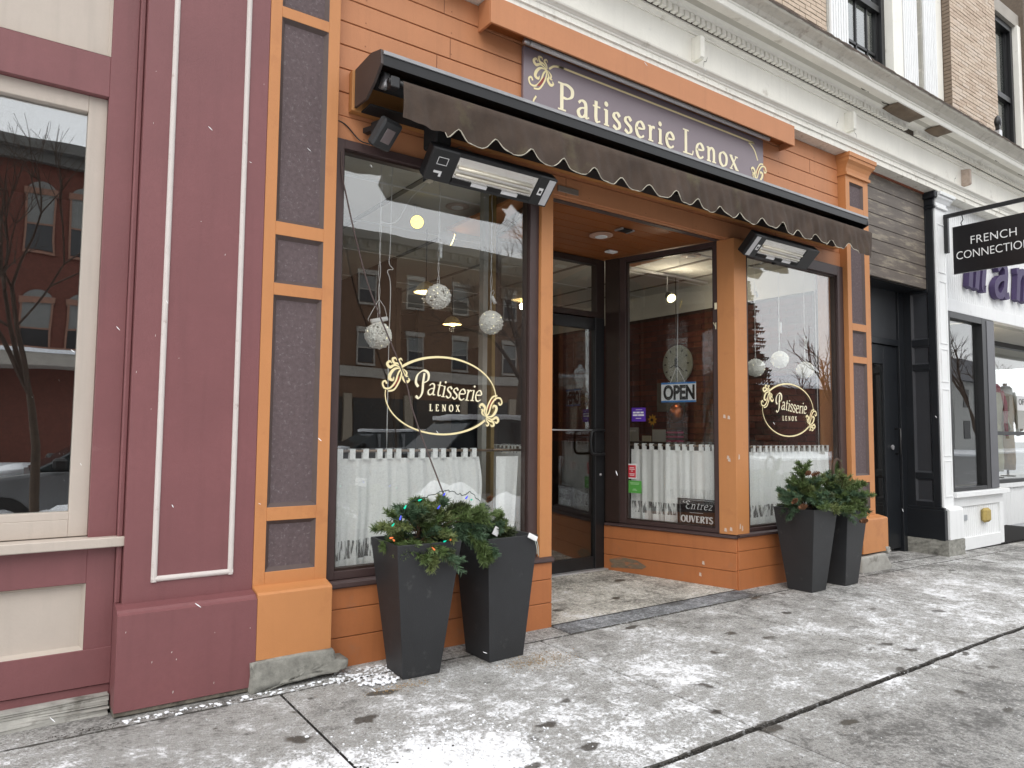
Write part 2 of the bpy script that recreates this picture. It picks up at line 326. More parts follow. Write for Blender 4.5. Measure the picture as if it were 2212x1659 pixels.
# ================================================================== GROUND
def groundmat(key, base, snowamt, wet=0, warm=0):
    m = bpy.data.materials.new(key); m.use_nodes = True; n = m.node_tree.nodes; l = m.node_tree.links; b = n['Principled BSDF']
    geo = n.new('ShaderNodeNewGeometry'); pos = geo.outputs['Position']
    def noise(sc, det=6, rg=.6, vec=None, dist=0):
        t = n.new('ShaderNodeTexNoise'); t.inputs['Scale'].default_value = sc; t.inputs['Detail'].default_value = det; t.inputs['Roughness'].default_value = rg
        t.inputs['Distortion'].default_value = dist; l.new(vec or pos, t.inputs['Vector']); return t.outputs['Fac']
    def mr(f, a, c, x=0, y=1):
        r = n.new('ShaderNodeMapRange'); r.inputs[1].default_value = a; r.inputs[2].default_value = c; r.inputs[3].default_value = x; r.inputs[4].default_value = y; l.new(f, r.inputs[0]); return r.outputs[0]
    def mth(op, a, c):
        x = n.new('ShaderNodeMath'); x.operation = op
        for i, v in enumerate((a, c)):
            if isinstance(v, (int, float)): x.inputs[i].default_value = v
            else: l.new(v, x.inputs[i])
        return x.outputs[0]
    def mix(fac, a, c):
        x = n.new('ShaderNodeMix'); x.data_type = 'RGBA'; l.new(fac, x.inputs[0])
        for s, v in ((6, a), (7, c)):
            if isinstance(v, tuple): x.inputs[s].default_value = (*v, 1)
            else: l.new(v, x.inputs[s])
        return x.outputs[2]
    sep = n.new('ShaderNodeSeparateXYZ'); l.new(pos, sep.inputs[0])
    conc = mix(mr(noise(1.3, 5), .3, .7), tuple(c*.86 for c in base), tuple(c*1.1 for c in base))
    conc = mix(mr(noise(160, 2), .35, .65), conc, mix(mr(noise(60, 3), .4, .6), conc, tuple(c*.7 for c in base)))
    if warm: conc = mix(mr(noise(5, 8, .7), .56, .66), conc, (.20, .15, .10))
    # where the snow film lies: away from the wall, patchy, with a fine broken edge
    dist = mr(sep.outputs[1], -.15, -1.0, 0, 1)
    big = noise(.9, 3, .5, dist=.6); mid = noise(5.5, 8, .72); fine = noise(38, 8, .82)
    # bare, wet patch towards the kerb
    kx = mr(sep.outputs[0], 1.9, 2.6, 0, 1); ky = mr(sep.outputs[1], -1.75, -2.15, 0, 1); bare = mth('MULTIPLY', kx, ky)
    lx = mr(sep.outputs[0], .9, .35, 0, 1); ly = mr(sep.outputs[1], -1.15, -.75, 0, 1); bare2 = mth('MULTIPLY', lx, ly)
    s = mth('ADD', mth('MULTIPLY', big, .55), mth('MULTIPLY', mid, .75)); s = mth('ADD', s, mth('MULTIPLY', mth('SUBTRACT', fine, .5), 1.35)); s = mth('ADD', s, .275)
    s = mth('ADD', s, mth('MULTIPLY', dist, .17)); s = mth('SUBTRACT', s, mth('MULTIPLY', bare, .17)); s = mth('SUBTRACT', s, mth('MULTIPLY', bare2, .14))
    heavy = mth('MULTIPLY', mr(sep.outputs[0], 2.3, 1.3, 0, 1), mr(sep.outputs[1], -.75, -1.25, 0, 1)); s = mth('ADD', s, mth('MULTIPLY', heavy, .19))
    snow = mr(s, 1.10-snowamt, 1.25-snowamt)
    # dark damp spots
    vo = n.new('ShaderNodeTexVoronoi'); vo.inputs['Scale'].default_value = 2.3; vo.inputs['Randomness'].default_value = 1
    mp = n.new('ShaderNodeMapping'); mp.inputs['Scale'].default_value = (1, 1.6, 1)
    nv = n.new('ShaderNodeTexNoise'); nv.inputs['Scale'].default_value = 6; nv.inputs['Detail'].default_value = 6; l.new(pos, nv.inputs['Vector'])
    va = n.new('ShaderNodeVectorMath'); va.operation = 'MULTIPLY_ADD'; va.inputs[1].default_value = (.20, .20, .20); l.new(nv.outputs['Color'], va.inputs[0]); l.new(pos, va.inputs[2])
    l.new(va.outputs[0], mp.inputs[0]); l.new(mp.outputs[0], vo.inputs['Vector'])
    gate = mr(noise(.8, 2), .38, .48); spot = mth('MULTIPLY', mr(vo.outputs['Distance'], .17, .12), gate)
    vo2 = n.new('ShaderNodeTexVoronoi'); vo2.inputs['Scale'].default_value = 6; l.new(va.outputs[0], vo2.inputs['Vector'])
    spot2 = mth('MULTIPLY', mr(vo2.outputs['Distance'], .10, .06), mr(noise(2.1, 2), .44, .54)); spot = mth('MAXIMUM', spot, spot2)
    damp = mth('MULTIPLY', mr(noise(2.6, 9, .75), .55, .66), .55)
    col = mix(damp, conc, tuple(c*.42 for c in base))
    col = mix(mth('MULTIPLY', bare, mr(noise(3, 5), .35, .6, .5, .95)), col, tuple(c*.42 for c in base))
    film = noise(2.4, 15, .80, dist=.3); film2 = noise(13, 12, .84)
    fine2 = noise(75, 6, .8); t_ = mth('ADD', mth('ADD', mth('MULTIPLY', film, .58), mth('MULTIPLY', film2, .42)), mth('ADD', mth('MULTIPLY', mth('SUBTRACT', fine, .5), .42), mth('MULTIPLY', mth('SUBTRACT', fine2, .5), .30)))
    t_ = mth('ADD', t_, .030)
    t_ = mth('ADD', t_, mth('MULTIPLY', mth('SUBTRACT', big, .5), .22))
    t_ = mth('ADD', t_, mth('MULTIPLY', mth('SUBTRACT', dist, .7), .06)); t_ = mth('SUBTRACT', t_, mth('MULTIPLY', bare, .055)); t_ = mth('ADD', t_, mth('MULTIPLY', heavy, .095))
    t_ = mth('ADD', t_, snowamt*.25)
    cr = n.new('ShaderNodeValToRGB'); l.new(mr(t_, .36, .64), cr.inputs[0]); e_ = cr.color_ramp.elements
    e_[0].position = 0; e_[0].color = (.07, .064, .054, 1); e_[1].position = 1; e_[1].color = (.86, .87, .89, 1)
    for p_, c_ in ((.22, .42), (.40, .85), (.55, 1.45), (.68, 2.3), (.80, 3.0)):
        q_ = e_.new(p_); q_.color = (base[0]*c_, base[1]*c_*1.005, base[2]*c_*1.03, 1)
    col = mix(mth('MULTIPLY', mr(t_, .30, .31), .92), col, cr.outputs[0])
    snow = mr(t_, .53, .60)
    col = mix(mth('MULTIPLY', snow, .6), col, (.82, .83, .85))
    col = mix(mth('MULTIPLY', mr(noise(26, 6, .8), .59, .63), mr(noise(2, 3), .42, .55)), col, (.10, .09, .075))
    col = mix(mth('MULTIPLY', spot, .9), col, (.06, .052, .04))
    l.new(col, b.inputs['Base Color'])
    l.new(mr(mth('MAXIMUM', mth('MAXIMUM', spot, damp), bare), 0, 1, .85, .5), b.inputs['Roughness'])
    bp = n.new('ShaderNodeBump'); bp.inputs['Strength'].default_value = .8; bp.inputs['Distance'].default_value = .006
    l.new(mth('ADD', mth('MULTIPLY', snow, 1.0), mth('ADD', mth('MULTIPLY', fine, .8), mth('MULTIPLY', noise(170, 2), .4))), bp.inputs['Height']); l.new(bp.outputs[0], b.inputs['Normal'])
    return m
GSLAB = groundmat('snowy_concrete', (.235, .228, .212), .03)
GEDGE = groundmat('grey_threshold_concrete', (.19, .195, .20), -.10)
GPORCH = groundmat('porch_concrete', (.36, .34, .295), .02, warm=1)
JOINT = mat('dark_joint_dirt', (.05, .046, .04), .9, .4, 20, 1, 60, dirt=(.35, .35, .35), dscale=22, dthr=.54)
def gz(x): return 0 if x < 5.5 else -.015*(x-5.5) if x < 14 else -.1275
gnd = mk('ground', ([(-200, -200, -.20), (200, -200, -.20), (200, 200, -.20), (-200, 200, -.20)], [(0, 1, 2, 3)]), ASPH); gnd['kind'] = 'structure'
road = mk('road', ([(-90, -19, -.15), (120, -19, -.15), (120, -4.95, -.15), (-90, -4.95, -.15)], [(0, 1, 2, 3)]), ASPH); road['kind'] = 'structure'
walk = struct('sidewalk')
def slab(name, x0, x1, y0, y1, m, parent, top=0., jag=0, bev=.006):
    nx = max(2, int((x1-x0)/.05)); V = []; F = []
    # top with gently wavy edges on one long side, skirt below
    for j, yy in enumerate((y0, y1)):
        for i in range(nx+1):
            x = x0+(x1-x0)*i/nx; jy = (random.uniform(-1, 1)*jag if (0 < i < nx) else 0)
            V.append((x, yy+jy, gz(x)+top))
    for j in range(2):
        for i in range(nx+1): p = V[j*(nx+1)+i]; V.append((p[0], p[1], p[2]-.029))
    n1 = nx+1
    for i in range(nx):
        F.append((i, i+1, n1+i+1, n1+i)); F.append((2*n1+i, 2*n1+i+1, i+1, i)); F.append((n1+i, n1+i+1, 3*n1+i+1, 3*n1+i))
    F.append((0, n1, 3*n1, 2*n1)); F.append((n1+nx, nx, 2*n1+nx, 3*n1+nx))
    o = mk(name, (V, F), [m, JOINT], parent, bev)
    for p in o.data.polygons:
        if abs(p.normal.z) < .5: p.material_index = 1     # dirt packed down the slab's edges
    return o
bedV = [(-40, -4.6, -.012-.02), (5.5, -4.6, -.032), (14, -4.6, -.16), (60, -4.6, -.16), (-40, .9, -.032), (5.5, .9, -.032), (14, .9, -.16), (60, .9, -.16)]
mk('joint_bed', (bedV, [(0, 1, 5, 4), (1, 2, 6, 5), (2, 3, 7, 6)]), JOINT, walk)
xs = [1.205+1.67*k for k in range(-6, 22)]
for k in range(len(xs)-1):
    g = .0055
    slab('slab', xs[k]+g, xs[k+1]-g, -1.818, -.203, GSLAB, walk, random.uniform(-.002, .002), .0045)
    slab('slab', xs[k]+g, xs[k+1]-g, -3.35, -1.842, GSLAB, walk, random.uniform(-.003, .001), .005)
    slab('slab', xs[k]+g, xs[k+1]-g, -4.45, -3.36, GSLAB, walk, -.002, .003)
slab('edge_strip', -6, 3.14, -.197, .02, GSLAB, walk, .0)
slab('edge_strip', 5.19, 14, -.197, .05, GSLAB, walk, .0)
slab('edge_strip', 7.47, 8.95, .054, .47, GSLAB, walk, .002)
slab('edge_strip', 3.146, 5.184, -.197, .03, GEDGE, walk, .004)
porch = mk('porch_floor', ([(3.146, .035, .006), (5.18, .035, .006), (4.83, 1.36, .010), (3.49, 1.36, .010)], [(0, 1, 2, 3)]), GPORCH, walk)
kerb = box('kerb', (-60, 80, -4.85, -4.46, -.2, -.03), STONE2, walk, .01)
# ================================================================== RED SHOPFRONT (left)
rs = thing('red_shopfront', 'maroon painted shopfront with beige window frame, wide pilaster and pale moulding, at the left edge', 'shopfront')
def ring(name, x0, x1, z0, z1, w, y0, y1, m, parent, bev=.004, top=True):
    bm = bmesh.new(); bx(bm, x0, x0+w, y0, y1, z0, z1); bx(bm, x1-w, x1, y0, y1, z0, z1); bx(bm, x0+w, x1-w, y0, y1, z0, z0+w)
    if top: bx(bm, x0+w, x1-w, y0, y1, z1-w, z1)
    return mk(name, bm, m, parent, bev)
pil = box('pilaster', (.49, 1.099, 0, .30, .48, 4.28), RED, rs, .003)
bm = bmesh.new(); prism(bm, [(.30, .03), (-.10, .03), (-.10, .470), (-.085, .478), (-.07, .490), (.0, .502), (.30, .502)], .462, 1.099); fix(bm); mk('plinth', bm, RED, pil)
bm = bmesh.new()
def halfround(bm, p0, p1, w, horiz, y=0., h=.013):
    ns = 6; rows = []
    for (px, pz) in (p0, p1):
        r = []
        for k in range(ns+1):
            a = math.pi*k/ns; o = -w/2*math.cos(a); d = -h*math.sin(a)
            r.append(bm.verts.new((px+(0 if horiz else o), y+d-.0005, pz+(o if horiz else 0))))
        rows.append(r)
    for k in range(ns): bm.faces.new((rows[0][k], rows[0][k+1], rows[1][k+1], rows[1][k]))
    bm.faces.new(rows[0]); bm.faces.new(rows[1])
halfround(bm, (.624, .594), (.624, 4.0), .028, False); halfround(bm, (.984, .594), (.984, 4.0), .028, False); halfround(bm, (.612, .608), (.996, .608), .028, True)
fix(bm); mk('moulding', bm, TRIMW, pil)
box('worn_edge', (.462, 1.099, -.092, .2, .004, .032), mat('worn_wood_edge', (.17, .15, .12), .9, .35, 25, .8, 50, dirt=(.05, .045, .035), dscale=9, dthr=.52), pil, .006)
boxes('wall_frame', [(.343, .462, .08, .34, .12, 4.4), (-2.2, .343, .08, .34, 3.0, 3.208), (-2.2, .343, .08, .34, .606, .776)], RED, rs, .002)
box('corner_bead', (.463, .489, .045, .30, .50, 4.28), RED, rs, .006)
box('base_board', (-2.2, .462, .072, .34, .122, .294), RED, rs, .002)
box('base_board', (-2.2, .462, .084, .34, .066, .118), RED, rs, .002)
bm = bmesh.new(); b_ = rquad(bm, -2.2, .343, 3.208, 4.3, .08, .012, .03); bm.faces.new([bm.verts.new(p) for p in b_]); mk('panel', bm, BEIGE, rs, label='upper beige recessed panel')
bm = bmesh.new(); b_ = rquad(bm, -2.2, .343, .294, .606, .08, .014, .035); bm.faces.new([bm.verts.new(p) for p in b_]); mk('panel', bm, BEIGE, rs, label='lower beige recessed panel with peeling paint')
wf = ring('window_frame', -2.2, .343, .826, 3.0, .082, .12, .2, BEIGE, rs, .003)
box('frame_rail', (-2.11, .261, .121, .2, .908, .944), BEIGE, wf, .002)
box('pane', (-2.12, .262, .155, .161, .94, 2.92), glassmat('red_shop_glass', 1.6, (.9, .92, .92), .12, .15), wf)
box('sill', (-2.2, .50, .02, .2, .776, .822), BEIGE, rs, .004)
def rough_block(name, d, m, parent, amp=.012, seed=0, bevel=True):
    """stone with uneven faces"""
    bm = bmesh.new(); bx(bm, *d); bmesh.ops.subdivide_edges(bm, edges=bm.edges, cuts=7, use_grid_fill=True)
    r = random.Random(seed)
    for v in bm.verts: v.co += Vector((r.uniform(-amp, amp), r.uniform(-amp, amp), r.uniform(-amp, amp)))
    return mk(name, bm, m, parent, smooth=False)
rough_block('footing_stone', (-2.2, .455, .03, .3, .035, .078), STONE2, rs, .004, 1)
rough_block('footing_stone', (-1.2, .45, -.005, .3, -.03, .034), STONE2, rs, .006, 2)
# dim room behind the red shop's glass
ri = struct('red_shop_interior')
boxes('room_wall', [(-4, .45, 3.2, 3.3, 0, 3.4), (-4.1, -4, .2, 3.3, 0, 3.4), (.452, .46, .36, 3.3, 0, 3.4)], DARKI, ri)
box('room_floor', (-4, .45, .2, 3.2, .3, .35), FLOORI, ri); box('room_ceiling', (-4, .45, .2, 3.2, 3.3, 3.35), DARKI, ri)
rf = random.Random(12)
for k in range(17):
    x, z = (rf.uniform(.50, 1.08), rf.uniform(.55, 3.4)) if k < 9 else (rf.uniform(.48, 1.08), rf.uniform(.06, .46)); y = -.0006 if k < 9 else -.1006; w_, h_ = rf.uniform(.0015, .004), rf.uniform(.003, .014)
    fk = Print((x, y, z), (1, 0, 0), (0, 0, 1), (0, -1, 0)); fk.poly([(0, 0), (w_, h_*.2), (w_*1.3, h_), (w_*.2, h_*.8)]); fk.obj('paint_chip', TRIMW, pil)
# ================================================================== PATISSERIE SHOPFRONT
ps = thing('orange_shopfront', 'orange painted bakery shopfront with recessed entrance, brown trimmed windows and plank siding', 'shopfront')
def orange_pilaster(x0, x1, px0, px1, cap):
    zs = [(.584, .855), (.927, 2.088), (2.155, 2.425), (2.500, 3.673), (3.737, 3.994)]
    bm = bmesh.new(); bx(bm, x0, px0, 0, .34, .50, 4.28); bx(bm, px1, x1, 0, .34, .50, 4.28)
    z = .50
    for a, b in zs+[(4.28, 4.28)]:
        bx(bm, px0, px1, 0, .34, z, a); z = b
    bx(bm, px0, px1, .05, .34, .50, 4.20) if False else None
    p = mk('pilaster', bm, ORANGE, ps, .002)
    for a, b in zs:
        bm = bmesh.new(); q = rquad(bm, px0, px1, a, b, .002, .022, .022)
        bm.faces.new([bm.verts.new((v[0], v[1], v[2])) for v in q]); 
        o = mk('inset_panel', bm, [REVEAL, PANEL], p)
        o.data.polygons[4].material_index = 1
    bm = bmesh.new(); prism(bm, [(.34, .155), (-.10, .155), (-.10, .487), (-.088, .497), (.0, .516), (.34, .516)], x0+.0 if x0 > 2 else 1.101, x1-.002 if x0 < 2 else x1+.05); fix(bm); mk('plinth', bm, ORANGE, p, .002)
    if cap:
        bm = bmesh.new(); m2 = .045
        for (y, z0, z1) in ((.0-.022, 4.055, 4.085), ): bx(bm, x0-.012, x1+.02, y, .2, z0, z1)
        prof = [(-.005, 4.09), (-.012, 4.13), (-.03, 4.17), (-.055, 4.20), (-.06, 4.235)]
        n = len(prof); L = []
        for (y, z) in prof: L.append([bm.verts.new((x0+y*.45, .2, z)), bm.verts.new((x0+y*.45, y, z)), bm.verts.new((x1-y, y, z)), bm.verts.new((x1-y, .2, z))])
        for i in range(n-1):
            for k in range(3): bm.faces.new((L[i][k], L[i][k+1], L[i+1][k+1], L[i+1][k]))
        bm.faces.new(L[-1]); bx(bm, x0-.032, x1+.07, -.068, .2, 4.236, 4.279)
        fix(bm); mk('capital', bm, ORANGE, p)
    return p
lp = orange_pilaster(1.10, 1.505, 1.163, 1.436, True)
rp = orange_pilaster(7.015, 7.455, 7.088, 7.358, True)
# broken granite blocks under the pilasters
def footing(name, pts, y0, y1, m, parent, seed, amp=.006):
    """(x,z) outline pushed back from a rough front face"""
    r = random.Random(seed); bm = bmesh.new()
    cx = sum(p[0] for p in pts)/len(pts); cz = sum(p[1] for p in pts)/len(pts)
    P = []
    for i, p in enumerate(pts):
        q = pts[(i+1) % len(pts)]
        for t in (0, .33, .66): P.append((p[0]+(q[0]-p[0])*t+r.uniform(-amp, amp)*(t > 0), p[1]+(q[1]-p[1])*t+r.uniform(-amp, amp)*(t > 0)))
    rings = []
    for s, y in ((1, y1), (1, y0+.014), (.965, y0+.003), (.90, y0), (.75, y0-.001), (.6, y0), (.45, y0+.001), (.3, y0), (.15, y0)):
        rings.append([bm.verts.new((cx+(x-cx)*s, y+r.uniform(-amp, amp)*(.45 if s < 1 else .3), cz+(z-cz)*s)) for x, z in P])
    n = len(P)
    for i in range(len(rings)-1):
        for k in range(n): bm.faces.new((rings[i][k], rings[i][(k+1) % n], rings[i+1][(k+1) % n], rings[i+1][k]))
    bm.faces.new(rings[-1])
    fix(bm); return mk(name, bm, m, parent, smooth=True)
footing('footing_stone', [(1.07, .152), (1.51, .155), (1.525, .10), (1.60, .085), (1.59, .035), (1.53, .025), (1.30, .018), (1.12, .0), (1.07, -.03)], -.125, .1, STONE, lp, 5)
footing('footing_stone', [(6.98, .132), (7.42, .137), (7.50, .05), (7.56, .0), (7.50, -.06), (6.95, -.06)], -.115, .2, STONE2, rp, 6)
footing('stone_chip', [(7.44, .20), (7.52, .19), (7.55, .14), (7.47, .125)], -.11, -.02, STONE2, rp, 16)
# siding boards above the windows, tongue-and-groove joints
zj = 3.09; zz = [3.085, 3.235, 3.385, 3.532, 3.680, 3.828, 3.975, 4.123, 4.28]
for i in range(8): box('siding_board', (1.507, 7.013, .085 if i else .075, .16, zz[i]+.003, zz[i+1]-.003), ORANGE2, ps, .003)
box('siding_backing', (1.507, 7.013, .15, .20, 3.08, 4.27), REVEAL, ps)
nl = bmesh.new()
for i in range(8):
    for x in np.arange(1.7, 7.0, .61): lathe(nl, [(.004, 0), (.003, .0015)], 0, 0, 6) if False else bx(nl, x-.004, x+.004, .0835 if i else .0735, .0845 if i else .0745, zz[i]+.03, zz[i]+.038)
mk('nail_head', nl, mat('filled_nail', (.30, .12, .055), .7), ps, kind='stuff')
for i, x in ((0, 3.3), (1, 5.9), (2, 2.6), (3, 6.2), (4, 2.2), (5, 2.3), (6, 6.5), (7, 2.25)):
    box('butt_joint', (x, x+.004, .0838 if i else .0738, .09, zz[i]+.004, zz[i+1]-.004), mat('joint_line', (.16, .06, .03), .8), ps)
# entrance: posts, splayed side walls, ceiling boards
box('entrance_post', (3.035, 3.140, .02, .14, .47, 3.083), ORANGE, ps, .002)
fr_r = frame_mat((5.187, .02), (4.84, 1.345)); fr_l = frame_mat((3.14, .02), (3.487, 1.345))
bm = bmesh.new(); v = [(5.187, .02), (5.36, .02), (5.36, .14), (5.30, .16), (5.146, .175)]
bm2 = [bm.verts.new((x, y, .47)) for x, y in v]; bt = [bm.verts.new((x, y, 3.083)) for x, y in v]
for i in range(5): bm.faces.new((bm2[i], bm2[(i+1) % 5], bt[(i+1) % 5], bt[i]))
bm.faces.new(bm2[::-1]); bm.faces.new(bt); fix(bm); mk('entrance_post', bm, ORANGE, ps, .002)
ceil = box('entrance_ceiling', (3.05, 5.32, .10, 1.40, 3.0945, 3.12), mat('ceiling_edge_light_paint', (.50, .20, .08), .6), ps)  # light orange backing paints the light caught along the board edges
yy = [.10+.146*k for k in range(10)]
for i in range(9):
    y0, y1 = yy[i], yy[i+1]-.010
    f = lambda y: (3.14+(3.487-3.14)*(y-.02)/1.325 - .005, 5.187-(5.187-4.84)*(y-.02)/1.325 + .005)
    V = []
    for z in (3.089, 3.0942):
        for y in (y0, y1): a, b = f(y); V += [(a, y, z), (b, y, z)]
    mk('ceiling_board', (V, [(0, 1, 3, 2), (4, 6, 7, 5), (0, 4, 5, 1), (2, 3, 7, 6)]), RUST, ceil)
box('lintel_edge', (3.05, 5.32, .085, .099, 3.075, 3.094), ORANGE2, ceil)
# kickboards
def kick(x0, x1, y0, y1, zs, m=KICKP, name='kick_board'):
    for a, b in zip(zs[:-1], zs[1:]): box(name, (x0, x1, y0, y1, a+.002, b-.002), m, ps, .003)
KZ = [-.02, .167, .327, .448]
kick(1.507, 3.140, .015, .06, KZ); kick(5.20, 7.013, .015, .06, KZ)
box('kick_backing', (1.507, 3.1, .05, .10, -.02, .46), REVEAL, ps); box('kick_backing', (5.25, 7.013, .05, .10, -.02, .46), REVEAL, ps)
PEEL = mat('peeled_wood', (.20, .15, .10), .85, .3, 20, .8, 60, dirt=(.42, .15, .06), dscale=9, dthr=.52, stretch=(1, 1, 5))
for F_, side in ((fr_r, 1), (fr_l, -1)):
    L = 1.355
    for a, b in zip((-.02, .155, .314), (.155, .314, .437)):
        xf(box('kick_board', (.006, L, .0 if side == 1 else -.05, .05 if side == 1 else .0, a+.002, b-.002), KICKP, ps, .003), F_)
xf(mk('peeled_patch', ([(.93, -.002, .06), (1.27, -.002, .035), (1.29, -.002, .11), (1.15, -.002, .150), (.98, -.002, .135), (.88, -.002, .09)], [(0, 1, 2, 3, 4, 5)]), PEEL, ps), fr_r)
# sills
bm = bmesh.new(); prism(bm, [(.13, .447), (.0, .447), (-.006, .455), (-.002, .474), (.03, .487), (.13, .487)], 1.508, 3.145); fix(bm); mk('sill', bm, BROWN, ps)
bm = bmesh.new(); prism(bm, [(.13, .447), (.0, .447), (-.006, .453), (-.002, .468), (.03, .478), (.13, .478)], 5.19, 7.013); fix(bm); mk('sill', bm, BROWN, ps)
bm = bmesh.new(); prism(bm, [(.08, .438), (-.014, .438), (-.018, .444), (-.012, .462), (.03, .47), (.08, .47)], -.004, 1.34); fix(bm); xf(mk('sill', bm, BROWN, ps), fr_r)
bm = bmesh.new(); prism(bm, [(-.08, .438), (.014, .438), (.018, .444), (.012, .462), (-.03, .47), (-.08, .47)], -.004, 1.34); fix(bm); xf(mk('sill', bm, BROWN, ps), fr_l)
# display windows
def window(x0, x1, z0, z1, wl, wr, wb, wt, y0, y1, yg, M_=None, m=BROWN, pm=PANE, inner=.012):
    w = boxes('window_frame', [(x0, x0+wl, y0, y1, z0, z1), (x1-wr, x1, y0, y1, z0, z1), (x0+wl, x1-wr, y0, y1, z0, z0+wb), (x0+wl, x1-wr, y0, y1, z1-wt, z1)], m, ps, .002)
    s = .014; d = (y1-y0)*.35
    g = boxes('glazing_bead', [(x0+wl, x0+wl+s, y0+d, y1, z0+wb, z1-wt), (x1-wr-s, x1-wr, y0+d, y1, z0+wb, z1-wt), (x0+wl+s, x1-wr-s, y0+d, y1, z0+wb, z0+wb+s), (x0+wl+s, x1-wr-s, y0+d, y1, z1-wt-s, z1-wt)], DBROWN, w)
    p = box('pane', (x0+wl+.004, x1-wr-.004, yg, yg+.006, z0+wb+.004, z1-wt-.004), pm, w)
    if M_ is not None:
        for o in (w, g, p): xf(o, M_)
    return w
window(1.507, 3.034, .489, 3.083, .062, .075, .045, .055, .05, .125, .10)
window(5.361, 7.013, .480, 3.083, .055, .105, .030, .10, .05, .125, .10)
window(.155, 1.178, .472, 3.081, .05, .062, .035, .045, .012, .075, .05, fr_r)
window(.06, 1.178, .472, 3.081, .05, .062, .035, .045, -.075, -.012, -.05, fr_l)
xf(box('corner_trim', (1.18, 1.345, .004, .08, .472, 3.081), DBROWN, ps, .004), fr_r)
xf(box('corner_trim', (1.18, 1.345, -.08, -.004, .472, 3.081), DBROWN, ps, .004), fr_l)
# door wall
dw = boxes('door_frame', [(4.76, 4.865, 1.345, 1.43, 0, 3.081), (3.47, 3.60, 1.345, 1.43, 0, 3.081), (3.60, 4.76, 1.345, 1.43, 3.025, 3.081), (3.60, 4.76, 1.340, 1.43, 2.490, 2.545)], DBROWN, ps, .003)
box('transom_pane', (3.60, 4.76, 1.385, 1.391, 2.545, 3.025), PANE, dw)
box('side_panel', (3.60, 3.86, 1.36, 1.42, .02, 2.49), DBROWN, dw)
dr = boxes('door', [(3.865, 3.955, 1.35, 1.40, .015, 2.48), (4.735, 4.86-.002, 1.335, 1.385, .015, 2.488), (3.955, 4.735, 1.35, 1.40, .015, .135), (3.955, 4.735, 1.35, 1.40, 2.37, 2.48)], BLACK, ps, .003)
box('pane', (3.95, 4.74, 1.37, 1.376, .13, 2.375), PANE2, dr)
tubeobj('handle', spline([(4.80, 1.335, 1.355), (4.79, 1.27, 1.365), (4.66, 1.255, 1.365), (4.61, 1.25, 1.34), (4.60, 1.25, 1.25), (4.61, 1.25, 1.155), (4.66, 1.255, 1.135), (4.79, 1.27, 1.135), (4.80, 1.335, 1.145)], 4), .013, BLACK, dr, 8)
tubeobj('push_bar', [(3.90, 1.325, 1.366), (4.73, 1.325, 1.366)], .008, ALU, dr)
tubeobj('lock', [(4.80, 1.336, .93), (4.80, 1.325, .93)], .013, ALU, dr, 10)
box('threshold', (3.6, 4.865, 1.28, 1.40, 0, .022), ALU, dr, .004)
# fixtures in the entrance ceiling
def disc_obj(name, x, y, z, r, m, parent, th=.012, n=20):
    bm = bmesh.new(); lathe(bm, [(r, z), (r, z-th*.5), (r*.86, z-th)], x, y, n); fix(bm); return mk(name, bm, m, parent, smooth=False)
rl = thing('recessed_light', 'round recessed downlight in the rust boarded entrance ceiling', 'light', (4.19, .66, 3.08))
disc_obj('trim_ring', 0, 0, .0, .105, mat('light_trim', (.50, .30, .22), .5), rl); disc_obj('lamp', .01, .01, -.012, .055, WHITEPL, rl, .006)
sv = thing('ceiling_vent', 'small dark vent plate in the entrance ceiling beside the downlight', 'vent', (4.24, .42, 3.08)); box('plate', (-.055, .055, -.04, .04, -.01, .001), BLACK, sv); box('rim', (-.075, -.056, -.045, .045, -.013, .001), ALU, sv); box('rim', (.056, .075, -.045, .045, -.013, .001), ALU, sv)
sd = solo(box('smoke_detector', (4.58, 4.70, .97, 1.05, 3.062, 3.081), WHITEPL, None, .012), 'white rectangular sensor on the entrance ceiling near the door', 'detector')
jb = solo(box('junction_plate', (3.22, 3.42, .066, .082, 3.115, 3.16), mat('dusty_plate', (.20, .16, .13), .6), None, .003), 'grey plate on the orange board above the entrance opening', 'plate')
# ================================================================== ENTABLATURE + UPPER BRICK STOREY
ub = thing('brick_building', 'buff brick upper storey with white peeling cornice, dentils, fluted pilasters and black sash windows', 'building')
X0, X1 = -3, 26
bm = bmesh.new()
prism(bm, [(.115, 4.281), (-.040, 4.281), (-.040, 4.335), (-.054, 4.341), (-.054, 4.385), (.115, 4.385)], X0, X1); fix(bm); ar = mk('architrave', bm, WHITER, ub)
bm = bmesh.new(); prism(bm, [(.115, 4.385), (-.058, 4.385), (-.064, 4.392), (-.064, 4.400), (-.080, 4.412), (-.095, 4.418), (-.10, 4.428), (.002, 4.440), (.115, 4.440)], X0, X1); fix(bm); mk('architrave_moulding', bm, WHITEP, ub)
box('soffit_board', (X0, 26, .116, .40, 4.283, 4.34), GREYW, ub)
box('frieze', (X0, X1, .0, .4, 4.44, 4.80), WHITEP, ub)
bm = bmesh.new(); prism(bm, [(.1, 4.755), (-.012, 4.755), (-.012, 4.768), (-.028, 4.782), (-.045, 4.786), (-.045, 4.855), (.1, 4.855)], X0, X1); fix(bm); mk('bed_moulding', bm, WHITEP, ub)
bm = bmesh.new()
dz0, dz1 = 4.798, 4.850
N = 0; xd = 3.2
dm = bpy.data.meshes.new('dentil'); b2 = bmesh.new(); bx(b2, 0, .047, -.102, -.0585, dz0, dz1); b2.to_mesh(dm); b2.free(); dm.materials.append(WHITEP)
while xd < 16.5 and N < 290:
    if not (8.15 < xd < 8.33):
        o = bpy.data.objects.new('dentil', dm); o.location.x = xd; link(o, ub); N += 1
    xd += .0683
